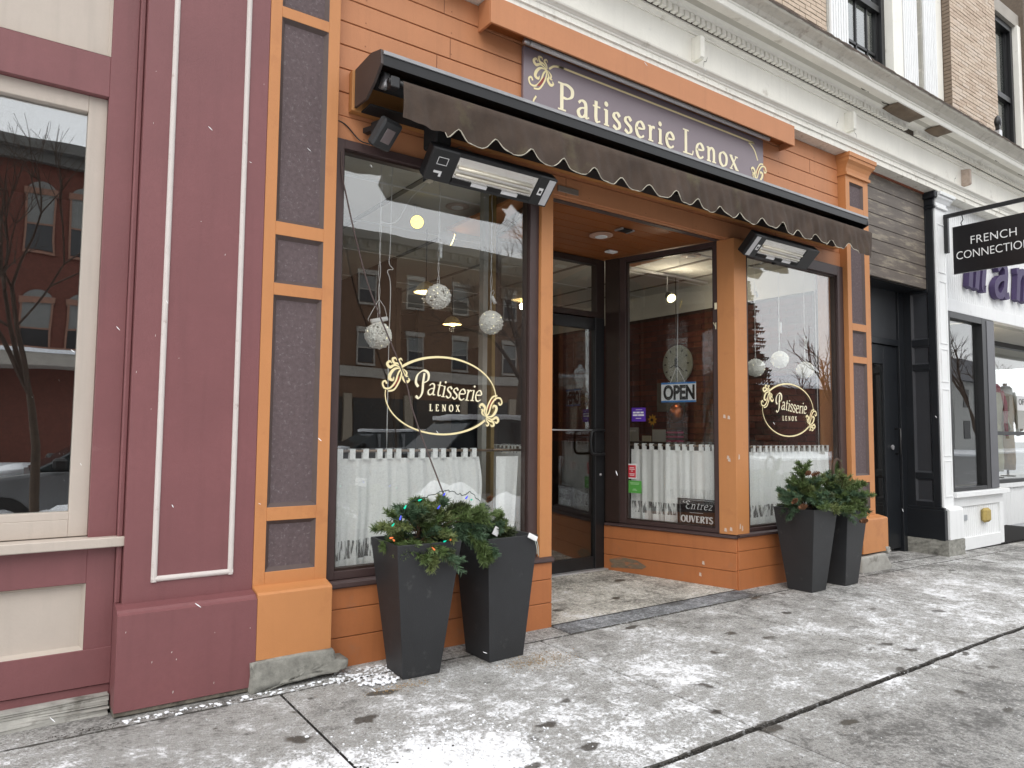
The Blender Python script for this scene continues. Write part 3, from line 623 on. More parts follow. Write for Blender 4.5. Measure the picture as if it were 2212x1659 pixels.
box('dentil_gap', (X0, X1, -.058, -.0455, 4.799, 4.8505), mat('gap_shade_brown', (.07, .055, .04), .9), ub)  # dark brown strip paints the shade in the gaps between dentils
bm = bmesh.new(); prism(bm, [(.1, 4.851), (-.104, 4.851), (-.108, 4.862), (-.122, 4.875), (-.15, 4.884), (.1, 4.884)], X0, X1); fix(bm); mk('cove_moulding', bm, WHITEP, ub)
# soffit with a peeling, sagging sheet
SOFF = mat('cornice_soffit_paint', (.52, .50, .44), .7, .08, 2, .3, 50, dirt=(.38, .35, .28), dscale=4, dthr=.62)
box('cornice_soffit', (X0, X1, -.30, .1, 4.885, 4.92), SOFF, ub)
bm = bmesh.new(); prism(bm, [(-.20, 4.886), (-.296, 4.872), (-.305, 4.880), (-.305, 4.925), (-.315, 4.932), (-.315, 4.944), (-.20, 4.944)], X0, X1); fix(bm); mk('corona', bm, WHITEP, ub)
bm = bmesh.new(); prism(bm, [(-.18, 4.945), (-.318, 4.945), (-.330, 4.955), (-.345, 4.975), (-.375, 4.990), (-.41, 5.00), (-.425, 5.012), (-.425, 5.030), (-.18, 5.08)], X0, X1); fix(bm); mk('crown_moulding', bm, mat('dirty_white_paint', (.60, .57, .50), .7, .1, 3, .5, 50, dirt=(.33, .28, .23), dscale=5, dthr=.56, grime=.4), ub)
# ragged roofing edge
bm = bmesh.new(); r = random.Random(3); V = []; x = X0; a = []
while x < X1:
    a.append((x, r.uniform(-.004, .006), r.uniform(0, .010))); x += .06
rows = []
for (x, dy, dz) in a: rows.append([bm.verts.new((x, -.432+dy, 5.022-dz)), bm.verts.new((x, -.434+dy, 5.040)), bm.verts.new((x, .1, 5.11)), bm.verts.new((x, .1, 5.06))])
for i in range(len(rows)-1):
    for k in range(3): bm.faces.new((rows[i][k], rows[i+1][k], rows[i+1][k+1], rows[i][k+1]))
fix(bm); mk('roofing_edge', bm, mat('rusty_flashing', (.085, .06, .045), .8, .3, 20, .8, 60), ub)
# peeled sheets hanging from the soffit
def flap(x0, x1, drop, y0=-.30, y1=-.16):
    bm = bmesh.new(); n = 10; R = []
    for i in range(n+1):
        t = i/n; s = math.sin(math.pi*t)**.8; x = x0+(x1-x0)*t
        R.append([bm.verts.new((x, y0+.004, 4.872)), bm.verts.new((x, y0+.05, 4.872-drop*s*.8)), bm.verts.new((x, y1-.02, 4.874-drop*s)), bm.verts.new((x, y1+.03, 4.868-.4*drop*s))])
    for i in range(n):
        for k in range(3): bm.faces.new((R[i][k], R[i+1][k], R[i+1][k+1], R[i][k+1]))
    o = mk('peeling_sheet', bm, mat('brown_underside', (.17, .125, .085), .8, .3, 9), ub, smooth=True)
    md = o.modifiers.new('s', 'SOLIDIFY'); md.thickness = .004
flap(7.55, 8.15, .035); flap(8.5, 8.82, .025)
CRK = mat('crack_dark', (.035, .028, .02), .9)  # dark tone of the crack strokes
def crack(pts, w=.006):
    pr = Print((0, pts[0][1], 0), (1, 0, 0), (0, 0, 1), (0, -1, 0))
    return pr
pr = Print((0, -.0012, 0), (1, 0, 0), (0, 0, 1), (0, -1, 0))
for (x, z, s) in ((4.83, 4.62, 1), (4.45, 4.52, .8), (7.2, 4.60, -1), (6.9, 4.63, .6), (5.05, 4.50, .7), (9.6, 4.62, 1)):
    pr = Print((0, -.0012, 0), (1, 0, 0), (0, 0, 1), (0, -1, 0)); pr.stroke([(x, z), (x-.02*s, z-.05), (x-.045*s, z-.06), (x-.055*s, z-.11)], .005, .005, taper=True); pr.obj('crack', CRK, ub)
pr = Print((0, 0, 4.8835), (1, 0, 0), (0, 1, 0), (0, 0, -1))
for (x, y, s) in ((6.95, -.22, 1), (7.42, -.19, 1), (6.2, -.25, .8), (9.15, -.24, 1.4), (9.5, -.26, 1.6), (10.2, -.22, .8), (11.0, -.2, .7)):
    pr = Print((0, 0, 4.8835), (1, 0, 0), (0, 1, 0), (0, 0, -1)); pr.stroke([(x, y), (x+.06*s, y+.008), (x+.12*s, y-.004), (x+.17*s, y+.01)], .014*s, .014*s, taper=True); pr.obj('crack', CRK, ub)
for xb in (2.28, 4.62, 7.02, 9.74, 12.2):
    bm = bmesh.new(); v = [(.0, 4.50), (-.085, 4.505), (-.10, 4.52), (-.10, 4.70), (.0, 4.715)]; prism(bm, v, xb, xb+.05); fix(bm); mk('bracket_stub', bm, WHITER if xb < 9 else mat('bare_bracket', (.45, .36, .30), .8, .2, 20), ub)
# bricks of the upper wall
YW = .10
mort = boxes('brick_wall', [(9.82, 11.26, YW+.006, .6, 4.9, 9), (X0, 7.12, .236, .6, 4.9, 9), (12.32, X1, YW+.006, .6, 4.9, 9)], MORTAR, ub)
bl, bh, gap = .196, .042, .009
bmeshes = []
for mm in BRICK:
    me = bpy.data.meshes.new('brick'); b2 = bmesh.new(); bx(b2, 0, bl, 0, .02, 0, bh); b2.to_mesh(me); b2.free(); me.materials.append(mm); bmeshes.append(me)
n = 0; stuffb = bmesh.new()
def hv(x0, x1, y, zlo, zhi, single):
    global n
    z = zlo; row = 0
    while z < zhi:
        x = x0 - (bl+gap)*(.5 if row % 2 else 0)
        while x < x1-.01:
            a = max(x, x0); b = min(x+bl, x1)
            if b-a > .02:
                dy = random.uniform(-.0025, .0025)
                if single and n < 292 and (b-a) > bl-.01:
                    o = bpy.data.objects.new('brick', random.choice(bmeshes)); o.location = (a, y+dy, z+random.uniform(-.001, .001)); link(o, mort); n += 1
                else: bx(stuffb, a, b, y+dy, y+.02, z, z+bh)
            x += bl+gap
        z += bh+gap; row += 1
hv(9.822, 11.25, YW, 5.52, 7.6, True); hv(6.0, 7.115, .23, 5.5, 6.6, False)
hv(9.822, 11.25, YW, 7.6, 8.2, False)
o = mk('brickwork', stuffb, BRICK[0], mort, kind='stuff')
# pier's dark return + bricks
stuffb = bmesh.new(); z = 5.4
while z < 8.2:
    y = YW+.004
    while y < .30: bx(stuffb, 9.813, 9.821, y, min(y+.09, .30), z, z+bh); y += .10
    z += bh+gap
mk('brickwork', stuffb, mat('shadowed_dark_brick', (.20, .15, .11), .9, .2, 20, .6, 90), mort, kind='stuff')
# fluted pilasters between windows
def fluted(x0, x1, y):
    p = box('fluted_pilaster', (x0, x1, y, y+.2, 5.0, 9), GREYW, ub)
    nf = int((x1-x0)/.05); w = (x1-x0-.04)/nf
    boxes('flute_rib', [(x0+.02+i*w+w*.16, x0+.02+(i+1)*w-w*.16, y-.03, y, 5.0, 8.9) for i in range(nf)], WHITEC, p, .004)
fluted(7.12, 7.52, .22); fluted(8.74, 9.14, .22); fluted(9.28, 9.66, .22)
box('window_surround', (8.50, 8.73, .19, .4, 5.0, 9), WHITEP, ub, .004); box('window_surround', (9.66, 9.81, .20, .4, 5.0, 9), WHITEP, ub, .004); box('window_surround', (9.14, 9.28, .30, .5, 5.0, 9), WHITER, ub)
def sash(x0, x1, z0, zm, z1, y, name='sash_window'):
    w = boxes(name, [(x0, x0+.07, y, y+.12, z0, z1), (x1-.07, x1, y, y+.12, z0, z1), (x0+.07, x1-.07, y, y+.12, z0, z0+.09), (x0+.07, x1-.07, y, y+.12, z1-.09, z1)], BLACK, ub, .003)
    boxes('sash_rail', [(x0+.07, x1-.07, y+.02, y+.09, zm-.035, zm+.045), (x0+.07, x0+.12, y+.05, y+.1, z0+.09, z1-.09), (x1-.12, x1-.07, y+.05, y+.1, z0+.09, z1-.09)], BLACK, w)
    box('pane', (x0+.12, x1-.12, y+.075, y+.081, z0+.09, z1-.09), PANE3, w)
    return w
w1 = sash(7.53, 8.50, 5.25, 6.50, 7.9, .29)
boxes('glazing_bar', [(7.94, 7.965, .35, .375, 5.34, 7.8), (8.19, 8.21, .35, .375, 5.34, 7.8), (7.65, 8.4, .35, .375, 5.92, 5.95)], BLACK, w1)
w2 = sash(11.30, 12.20, 5.2, 6.38, 7.55, .22)
box('window_surround', (11.25, 12.40, .17, .5, 7.55, 7.75), STONET, ub); box('window_surround', (12.2, 12.32, .15, .5, 5.0, 7.56), WHITEP, ub); 
box('room_back', (6.9, 13, 1.6, 1.7, 5.0, 8), CEILW, ub); 
fl2 = thing('flood_light', 'black round flood light on a grey box at the brick wall above the cornice', 'light', (10.66, -.10, 5.55))
bm = bmesh.new(); lathe(bm, [(.02, -.07), (.05, -.05), (.062, 0), (.05, .05), (.015, .085)], 0, 0, 14, 1, .7); fix(bm); mk('lamp_head', bm, BLACK, fl2, smooth=True)
box('bracket', (-.035, -.005, -.03, .02, -.12, -.05), BLACK, fl2); box('junction_box', (-.03, .05, -.03, .25, -.25, -.11), ALU, fl2, .006)
# ================================================================== DARK BOARDED ENTRANCE (between)
de = thing('dark_entrance', 'black panelled side entrance under weathered dark boards between orange and white pilasters', 'entrance')
zb = [3.10, 3.228, 3.375, 3.522, 3.668, 3.813, 3.962, 4.106, 4.272]
for a, b in zip(zb[:-1], zb[1:]): box('weathered_board', (7.456, 8.96, .108, .14, a+.003, b-.003), DARKW, de, .003)
box('board_backing', (7.456, 8.96, .14, .17, 3.09, 4.28), BLACKM, de)
box('rust_strip', (7.456, 8.96, .09, .115, 4.262, 4.281), mat('rusty_orange', (.25, .08, .04), .8, .3, 20), de)
box('porch_soffit', (7.456, 9.0, .14, .60, 3.10, 3.13), BLACKP, de)
YD = .42
dd = boxes('door', [(7.66, 7.78, YD, YD+.05, .0, 2.42), (8.52, 8.84, YD, YD+.05, .0, 2.42), (7.78, 8.52, YD, YD+.05, .0, .27), (7.78, 8.52, YD, YD+.05, 2.19, 2.42)], BLACKP, de, .004)
box('pane', (7.77, 8.53, YD+.02, YD+.026, .26, 2.20), PANE2, dd)
tubeobj('handle', [(8.76, YD, 1.42), (8.76, YD-.06, 1.42), (8.76, YD-.06, 1.12), (8.76, YD, 1.12)], .012, BLACK, dd)
bm = bmesh.new(); lathe(bm, [(.022, 0), (.03, .01), (.0301, .02)], 0, 0, 10); o = mk('lock', bm, ALU, dd); o.rotation_euler = (math.pi/2, 0, 0); o.location = (8.66, YD, 1.20)
boxes('door_frame', [(7.46, 7.655, YD-.03, YD+.1, 0, 3.1), (8.845, 9.0, YD-.03, YD+.1, -.05, 3.1), (7.655, 8.845, YD-.03, YD+.1, 2.425, 2.50)], BLACKP, de, .004)
box('transom_panel', (7.655, 8.845, YD+.0, YD+.05, 2.50, 3.1), mat('dark_grey_panel', (.03, .032, .036), .5, .2, 3), de)
five = Print((8.14, YD-.002, 2.60), (1, 0, 0), (0, 0, 1), (0, -1, 0))
five.stroke([(.06, .115), (.015, .11), (.01, .07), (.05, .072), (.065, .04), (.04, .005), (0, .015)], .010, .014); o = five.obj('house_number', WHITEC, de)
# black side of the white pilaster with recessed panels
XS = 8.98
sp = boxes('side_panelling', [(XS-.012, XS+.02, .02, .10, .50, 4.08), (XS-.012, XS+.02, .30, .40, .50, 4.08)]+[(XS-.012, XS+.02, .10, .30, a, b) for a, b in ((.50, .56), (.83, .90), (2.13, 2.20), (2.42, 2.50), (3.06, 4.08))], BLACKP, de, .003)
for a, b in ((.56, .83), (.90, 2.13), (2.20, 2.42), (2.50, 3.06)):
    bm = bmesh.new(); A = [(XS-.012, .30, a), (XS-.012, .10, a), (XS-.012, .10, b), (XS-.012, .30, b)]; k = .022
    B = [(XS+.012, .30-k, a+k), (XS+.012, .10+k, a+k), (XS+.012, .10+k, b-k), (XS+.012, .30-k, b-k)]
    A = [bm.verts.new(p) for p in A]; B = [bm.verts.new(p) for p in B]
    for i in range(4): bm.faces.new((A[i], A[(i+1) % 4], B[(i+1) % 4], B[i]))
    bm.faces.new(B); mk('inset_panel', bm, mat('black_bevel', (.035, .037, .042), .35), sp)
bm = bmesh.new(); bx(bm, XS-.05, XS+.02, -.035, .40, .12, .47); bx(bm, XS-.03, XS+.02, -.02, .40, .47, .50); mk('side_plinth', bm, BLACKP, de, .004)
bm = bmesh.new(); bx(bm, XS-.03, XS+.018, -.012, .16, 4.08, 4.11); bx(bm, XS-.018, XS+.018, .0, .16, 4.11, 4.20); bx(bm, XS-.05, XS+.018, -.034, .16, 4.20, 4.279); mk('side_capital', bm, BLACKP, de, .008)
# ================================================================== WHITE SHOPFRONT (right)
ws = thing('white_shopfront', 'white clapboard clothing shopfront with pilaster and purple letters at the right edge', 'shopfront')
wp = box('pilaster', (9.0, 9.255, .0, .35, .48, 4.1), WHITEC, ws, .004)
for (a, b) in ((.62, 1.05), (1.10, 1.9), (1.98, 2.38), (2.44, 3.2), (3.3, 3.9)):
    ring('panel_moulding', 9.035, 9.22, a, b, .012, -.008, -.0005, WHITEC, wp, .002)
box('shadow_gap', (9.256, 9.30, .06, .30, .45, 4.1), mat('grey_gap', (.20, .20, .20), .7), ws)
bm = bmesh.new(); prism(bm, [(.3, .13), (-.06, .13), (-.06, .47), (-.05, .485), (.0, .505), (.3, .505)], 9.0, 9.36); fix(bm); mk('plinth', bm, WHITEC, wp, .003)
bm = bmesh.new(); bx(bm, 9.0, 9.29, -.025, .3, 4.085, 4.115); bx(bm, 9.0, 9.275, -.01, .3, 4.115, 4.16); prism(bm, [(.3, 4.16), (-.01, 4.16), (-.03, 4.19), (-.05, 4.21), (-.05, 4.235), (.3, 4.235)], 9.0, 9.36); bx(bm, 9.0, 9.40, -.07, .3, 4.236, 4.279); fix(bm); mk('capital', bm, WHITEC, wp, .004)
rough_block('footing_stone', (8.93, 9.36, -.065, .42, -.08, .128), STONE, ws, .004, 9)
# beadboard sign field
wb = []
x = 9.3
while x < 12.6: wb.append((x, x+.052, .10, .13, 3.045, 4.28)); x += .058
for d in wb: box('beadboard', d, WHITEC, ws, .004)
box('beadboard_backing', (9.3, 19, .125, .3, 3.04, 4.28), GREYW, ws)
box('fascia_band', (9.3, 19, .06, .16, 2.885, 3.04), WHITEC, ws, .003)
box('fascia_soffit', (9.3, 19, .12, 1.1, 2.95, 2.98), CEILW, ws)
wn = boxes('window_frame', [(9.30, 9.42, .05, .15, .665, 2.88), (10.33, 10.69, .05, .15, .665, 2.88), (9.42, 10.33, .05, .15, .665, .71), (9.42, 10.33, .05, .15, 2.80, 2.88)], BLACK, ws, .004)
box('pane', (9.42, 10.33, .11, .116, .71, 2.80), PANE4, wn); box('corner_post', (10.46, 10.688, .045, .0495, .67, 2.86), mat('grey_aluminium_cover', (.10, .10, .11), .4, .1, 5), wn)
bm = bmesh.new(); bx(bm, 9.30, 10.84, -.02, .2, .60, .66); mk('sill', bm, WHITEC, ws, .004)
boxes('base_frame', [(9.32, 10.80, .05, .12, .475, .598), (9.32, 9.58, .05, .12, -.05, .475), (10.69, 10.80, .05, .12, -.05, .475), (9.58, 10.69, .05, .12, -.06, .09)], WHITEC, ws, .003)
x = 9.58
while x < 10.69: box('beadboard', (x, min(x+.050, 10.69), .072, .09, .088, .477), WHITEC, ws, .004); x += .055
box('corner_return', (10.72, 10.80, .12, 1.0, -.08, .598), WHITEC, ws); box('corner_return', (10.60, 10.69, .15, 1.0, .66, 2.88), BLACK, ws)
boxes('shop_floor', [(9.3, 10.7, .3, 3.5, .4, .60)], FLOORI, ws); box('room_back', (9.3, 19, 3.5, 3.6, 0, 4.3), mat('olive_interior', (.12, .11, .07), .8, .3, 1.5), ws); box('room_side', (9.28, 9.299, .36, 3.5, 0, 4.3), DARKI, ws)
box('room_ceiling', (9.3, 19, .3, 3.5, 2.9, 2.94), CEILW, ws)
bw = boxes('back_window_frame', [(11.5, 19, .95, 1.05, .575, .635), (11.5, 19, .95, 1.05, 2.82, 2.95), (12.9, 13.0, .95, 1.05, .63, 2.82), (16.5, 16.6, .95, 1.05, .63, 2.82), (13.0, 16.5, .97, 1.03, 1.36, 1.42)], BLACK, ws, .004)
box('pane', (13.0, 16.5, .99, .996, .63, 2.82), PANE4, bw)
x = 11.5
while x < 15.6: box('base_board', (x, x+.145, .97, 1.0, -.12, .50), WHITEC, ws, .004); x += .15
box('base_rail', (11.5, 19, .93, 1.02, .50, .572), WHITEC, ws, .004)
ym = solo(mk('hose_cover', (lambda b: (bx(b, 10.13, 10.31, .0, .07, .25, .43), b)[1])(bmesh.new()), mat('mustard_foam', (.40, .30, .10), .9, .15, 30, .8, 60), None, .03), 'mustard yellow padded cover on the white base panel', 'cover')
gv = solo(box('meter_plate', (9.60, 9.74, .055, .072, .30, .37), mat('grey_plate', (.32, .34, .36), .4), None, .004), 'small grey metal plate low on the white base panel', 'plate')
PURP = mat('purple_letter', (.055, .035, .105), .6, .15, 12, .3, 60)
ml = thing('purple_letter_sign', 'dark purple raised lowercase shop letters on white beadboard behind the hanging sign', 'sign')
for ch, x, sx in (('m', 9.88, 1.1), ('a', 10.66, 1.25), ('n', 11.36, 1.05), ('s', 12.0, 1.2)):
    p = Print((x, .055, 3.24), (1, 0, 0), (0, 0, 1), (0, -1, 0)); 
    for s in G[ch][0]:
        if isinstance(s, list) and not (s[0][1] < .02 and s[-1][1] < .02): p.stroke([((a+.18*b)*.72*sx, b*.72) for a, b in s], .085, .115, .2)
    p.obj('letter', PURP, ml, .07)
om = solo(boxes('door_mat', [(10.9+i*.09, 10.95+i*.09, .12, .9, -.10, -.082) for i in range(26)], BLACKM), 'black slatted rubber mat in the white shop doorway', 'mat')
glow_later = (10.9, 1.1, 2.46, 30)
# mannequins in the second window
def mannequin(x, y, coat, scarf, label, s=1.0):
    t = thing('mannequin', label, 'mannequin', (x, y, .60))
    bm = bmesh.new(); lathe(bm, [(.17, .12), (.19, .3), (.17, .7), (.16, .95), (.19, 1.15), (.20, 1.35), (.17, 1.5), (.07, 1.6), (.045, 1.66), (.05, 1.72)], 0, 0, 20, s, .65); fix(bm); mk('coat', bm, coat, t, smooth=True)
    for sx in (-1, 1): tubeobj('sleeve', spline([(sx*.17, 0, 1.5), (sx*.25, -.03, 1.3), (sx*.28, -.07, 1.05), (sx*.22, -.16, .85)]), [.06, .062, .065, .065, .062, .06, .06, .06, .055, .05, .05, .05, .05, .048, .045, .045, .045, .045, .045][:19], coat, t, 10)
    bm = bmesh.new(); lathe(bm, [(.10, 1.50), (.12, 1.54), (.11, 1.62), (.07, 1.67)], 0, -.01, 14, 1.1, .9); fix(bm); mk('scarf', bm, scarf, t, smooth=True)
    tubeobj('scarf_end', spline([(.05, -.11, 1.55), (.09, -.15, 1.3), (.06, -.16, 1.0), (.10, -.15, .75)]), .035, scarf, t, 8)
    bm = bmesh.new(); lathe(bm, [(.12, 0), (.12, .02), (.02, .03), (.02, .3)], 0, 0, 14); mk('stand', bm, BLACK, t)
WOOL = mat('cream_wool', (.45, .43, .30), .95, .15, 12, .6, 90); 
mannequin(14.35, 1.45, WOOL, mat('red_knit', (.45, .02, .05), .9, .2, 40, .6, 120), 'headless mannequin in a long cream coat with red knit top at the neck')
mannequin(15.15, 1.55, mat('tan_knit', (.30, .20, .09), .95, .2, 16, .7, 80), mat('white_knit', (.7, .7, .68), .9, .1, 40, .6, 120), 'mannequin in a tan fringed knit with pale scarf behind the right window')
sg = thing('sale_sign', 'white paper OFF sign taped inside the right shop window', 'sign', (14.0, .96, 1.55))
box('paper', (0, .44, 0, .004, .23, .48), WHITEPL, sg); box('paper', (.02, .5, .006, .010, -.08, .24), mat('grey_paper', (.45, .45, .42), .8), sg)
sans('OFF', .10, 'lettering', BLACKM, sg, (.05, -.003, .33), (1, 0, 0), (0, 0, 1), 0, 1.2)
sc = thing('store_lamp', 'yellow lit half-round pendant lamp inside the white shop window', 'lamp', (10.9, 1.1, 2.62))
bm = bmesh.new(); lathe(bm, [(.015, -.10), (.08, -.07), (.11, 0)], 0, 0, 14); fix(bm); mk('shade', bm, emis('yellow_glow', (1, .78, .12), 1.6), sc, smooth=True); tubeobj('cord', [(0, 0, 0), (0, 0, .3)], .006, BLACK, sc)
# ================================================================== AWNING
aw = thing('awning', 'retracted dark brown canvas awning with scalloped valance above the shop windows', 'awning')
box('mounting_board', (1.60, 6.92, .03, .084, 3.262, 3.515), mat('ochre_board_paint', (.42, .19, .06), .6, .08, 3, .2, 100), aw, .003)
bm = bmesh.new(); out_ = [(.028, 3.505), (-.10, 3.512), (-.22, 3.505), (-.325, 3.478), (-.335, 3.468), (-.330, 3.40), (-.318, 3.40), (-.318, 3.462), (-.22, 3.492), (-.10, 3.498), (.028, 3.492)]
prism(bm, out_, 1.63, 6.80); fix(bm); mk('hood', bm, BLACK, aw)
box('hood_lip', (1.63, 6.80, -.343, -.33, 3.458, 3.478), mat('worn_hood_edge', (.30, .30, .31), .4, .15, 12), aw)
bm = bmesh.new(); prism(bm, [(.028, 3.28), (.028, 3.515), (-.20, 3.52), (-.33, 3.485), (-.338, 3.40), (-.25, 3.33), (-.14, 3.27)], 1.615, 1.630); fix(bm); mk('end_plate', bm, mat('brown_end_plate', (.05, .036, .032), .5, .1, 8), aw)
bm = bmesh.new(); prism(bm, [(.028, 3.28), (.028, 3.515), (-.20, 3.52), (-.33, 3.485), (-.338, 3.40), (-.25, 3.36), (-.14, 3.30)], 6.80, 6.815); fix(bm); mk('end_plate', bm, BLACK, aw)
tubeobj('roller', [(1.66, -.10, 3.42), (6.78, -.10, 3.42)], .055, BLACKM, aw, 14)
tubeobj('roller_end', [(1.70, -.16, 3.40), (1.735, -.16, 3.40)], .05, ALU, aw, 18)
tubeobj('front_bar', [(1.66, -.345, 3.31), (6.83, -.345, 3.31)], .018, BLACK, aw, 8); box('bar_end', (1.665, 1.72, -.37, -.31, 3.27, 3.335), BLACK, aw, .005)
box('underside', (1.66, 6.80, -.10, .03, 3.262, 3.27), BLACKM, aw)
# canvas from roller to bar and valance with folds + scalloped edge
def valz(x):
    p = .267; ph = ((x-2.112) % p)/p          # peak (notch) at ph=0
    if x < 2.03: return 3.108-.012*math.sin((x-1.74)/.29*math.pi)
    base = 3.088; d = min(ph, 1-ph)
    return base + .054*math.exp(-(d/.165)**2) - .010*math.sin(ph*math.pi) + .004*math.sin(x*11)
bm = bmesh.new(); xs_ = np.arange(1.742, 6.825, .0175); rows = []
for i, x in enumerate(xs_):
    fold = .022*math.sin(x*7.3+1)*math.sin(x*2.1) + .010*math.sin(x*23+.6*math.sin(x*5)) + .005*math.sin(x*47+2*math.sin(x*3)) + (.02*math.exp(-((x-1.95)/.12)**2)) + .018*math.exp(-((x-6.05)/.05)**2)
    zb_ = valz(x) if x < 6.55 else valz(6.55)-.006
    top = [(-.24, 3.392-.004*math.sin(x*9)), (-.30, 3.352), (-.352, 3.330), (-.368, 3.315)]
    col = [bm.verts.new((x, y, z)) for y, z in top]
    for k in range(1, 8):
        t = k/7; col.append(bm.verts.new((x+fold*.4*t, -.366+fold*1.1*t+.007*math.sin(x*19+t*3.2+math.sin(x*4))*math.sin(math.pi*t*.9)+.004*math.sin(x*61-t*4), 3.305+(zb_-3.305)*t)))
    rows.append(col)
for i in range(len(rows)-1):
    for k in range(len(rows[0])-1): bm.faces.new((rows[i][k], rows[i+1][k], rows[i+1][k+1], rows[i][k+1]))
o = mk('valance', bm, CANVAS, aw, smooth=True); 
bm = bmesh.new(); pts = []
for x in np.arange(1.742, 6.82, .0175):
    fold = .022*math.sin(x*7.3+1)*math.sin(x*2.1) + .010*math.sin(x*23+.6*math.sin(x*5)) + .005*math.sin(x*47+2*math.sin(x*3)) + (.02*math.exp(-((x-1.95)/.12)**2)) + .018*math.exp(-((x-6.05)/.05)**2)
    zb_ = valz(x) if x < 6.55 else valz(6.55)-.006
    pts.append((x+fold*.4, -.3675+fold*1.1, zb_+random.uniform(-.0015, .0015)))
tube(bm, pts[16:-15], [random.uniform(.0022, .0042) for _ in pts[16:-15]], 5); mk('frayed_edging', bm, PIPING, o)
# dark folded canvas pockets seen through the scallop notches
box('pull_strap', (2.05, 2.16, -.20, -.03, 3.10, 3.27), BLACKM, aw, .01)
# ================================================================== SIGN
sn = thing('shop_sign', 'long plum sign board with cream serif bakery lettering and gold scroll border above the awning', 'sign')
box('board', (2.89, 5.69, .055, .084, 3.46, 4.105), SIGNB, sn, .003)
p = Print((0, .0535, 0), (1, 0, 0), (0, 0, 1), (0, -1, 0))
ww = write(p, 'Patisserie Lenox', 3.20, 3.725, .205, .012, .034, .35, track=.115, sx=1.0)
SX = (5.315-3.20)/(ww-3.20-.02)
p = Print((0, .0535, 0), (1, 0, 0), (0, 0, 1), (0, -1, 0))
e_ = write(p, 'Patisserie ', 3.20, 3.725, .205, .012, .034, .35, track=.115, sx=SX); p.obj('lettering', CREAM2, sn)
p = Print((0, .0535, 0), (1, 0, 0), (0, 0, 1), (0, -1, 0)); write(p, 'Lenox', e_, 3.725, .205, .012, .034, .35, track=.115, sx=SX); p.obj('lettering', CREAM2, sn)
p = Print((0, .0535, 0), (1, 0, 0), (0, 0, 1), (0, -1, 0)); rd = Print((0, .0525, 0), (1, 0, 0), (0, 0, 1), (0, -1, 0))
p.stroke([(3.12, 4.0), (3.17, 4.035), (3.26, 4.046), (3.4, 4.046), (5.38, 4.046), (5.47, 4.03), (5.55, 3.98), (5.60, 3.89)], .016, .016)
ornament(p, rd, 3.10, 3.985, .19, .1); rd.obj('leaf_accent', DKRED, sn); rd = Print((0, .0525, 0), (1, 0, 0), (0, 0, 1), (0, -1, 0)); ornament(p, rd, 5.56, 3.70, .19, math.pi+.1)
p.stroke([(3.0, 3.76), (2.975, 3.71), (2.99, 3.65), (3.04, 3.60), (3.2, 3.585), (5.3, 3.585), (5.45, 3.60)], .014, .014, taper=False)
p.obj('scroll_border', CREAM, sn); rd.obj('leaf_accent', DKRED, sn)
lb = thing('sign_light_box', 'orange boxed hood with fluorescent tube projecting over the bakery sign', 'light box')
boxes('hood', [(2.52, 6.0, -.075, -.058, 4.085, 4.279), (2.52, 2.54, -.058, .084, 4.085, 4.279), (5.98, 6.0, -.058, .084, 4.085, 4.279)], ORANGE2, lb, .002)
box('hood_inner', (2.541, 5.979, -.057, .083, 4.14, 4.16), RUST, lb)
tubeobj('fluorescent_tube', [(2.90, .0, 4.098), (5.70, .0, 4.098)], .017, mat('dusty_tube', (.62, .62, .63), .3), lb, 12); tubeobj('socket', [(2.85, .0, 4.098), (2.90, .0, 4.098)], .020, ALU, lb, 10)
box('fixture', (2.87, 5.72, -.025, .025, 4.112, 4.139), mat('fixture_metal', (.12, .08, .06), .5), lb)
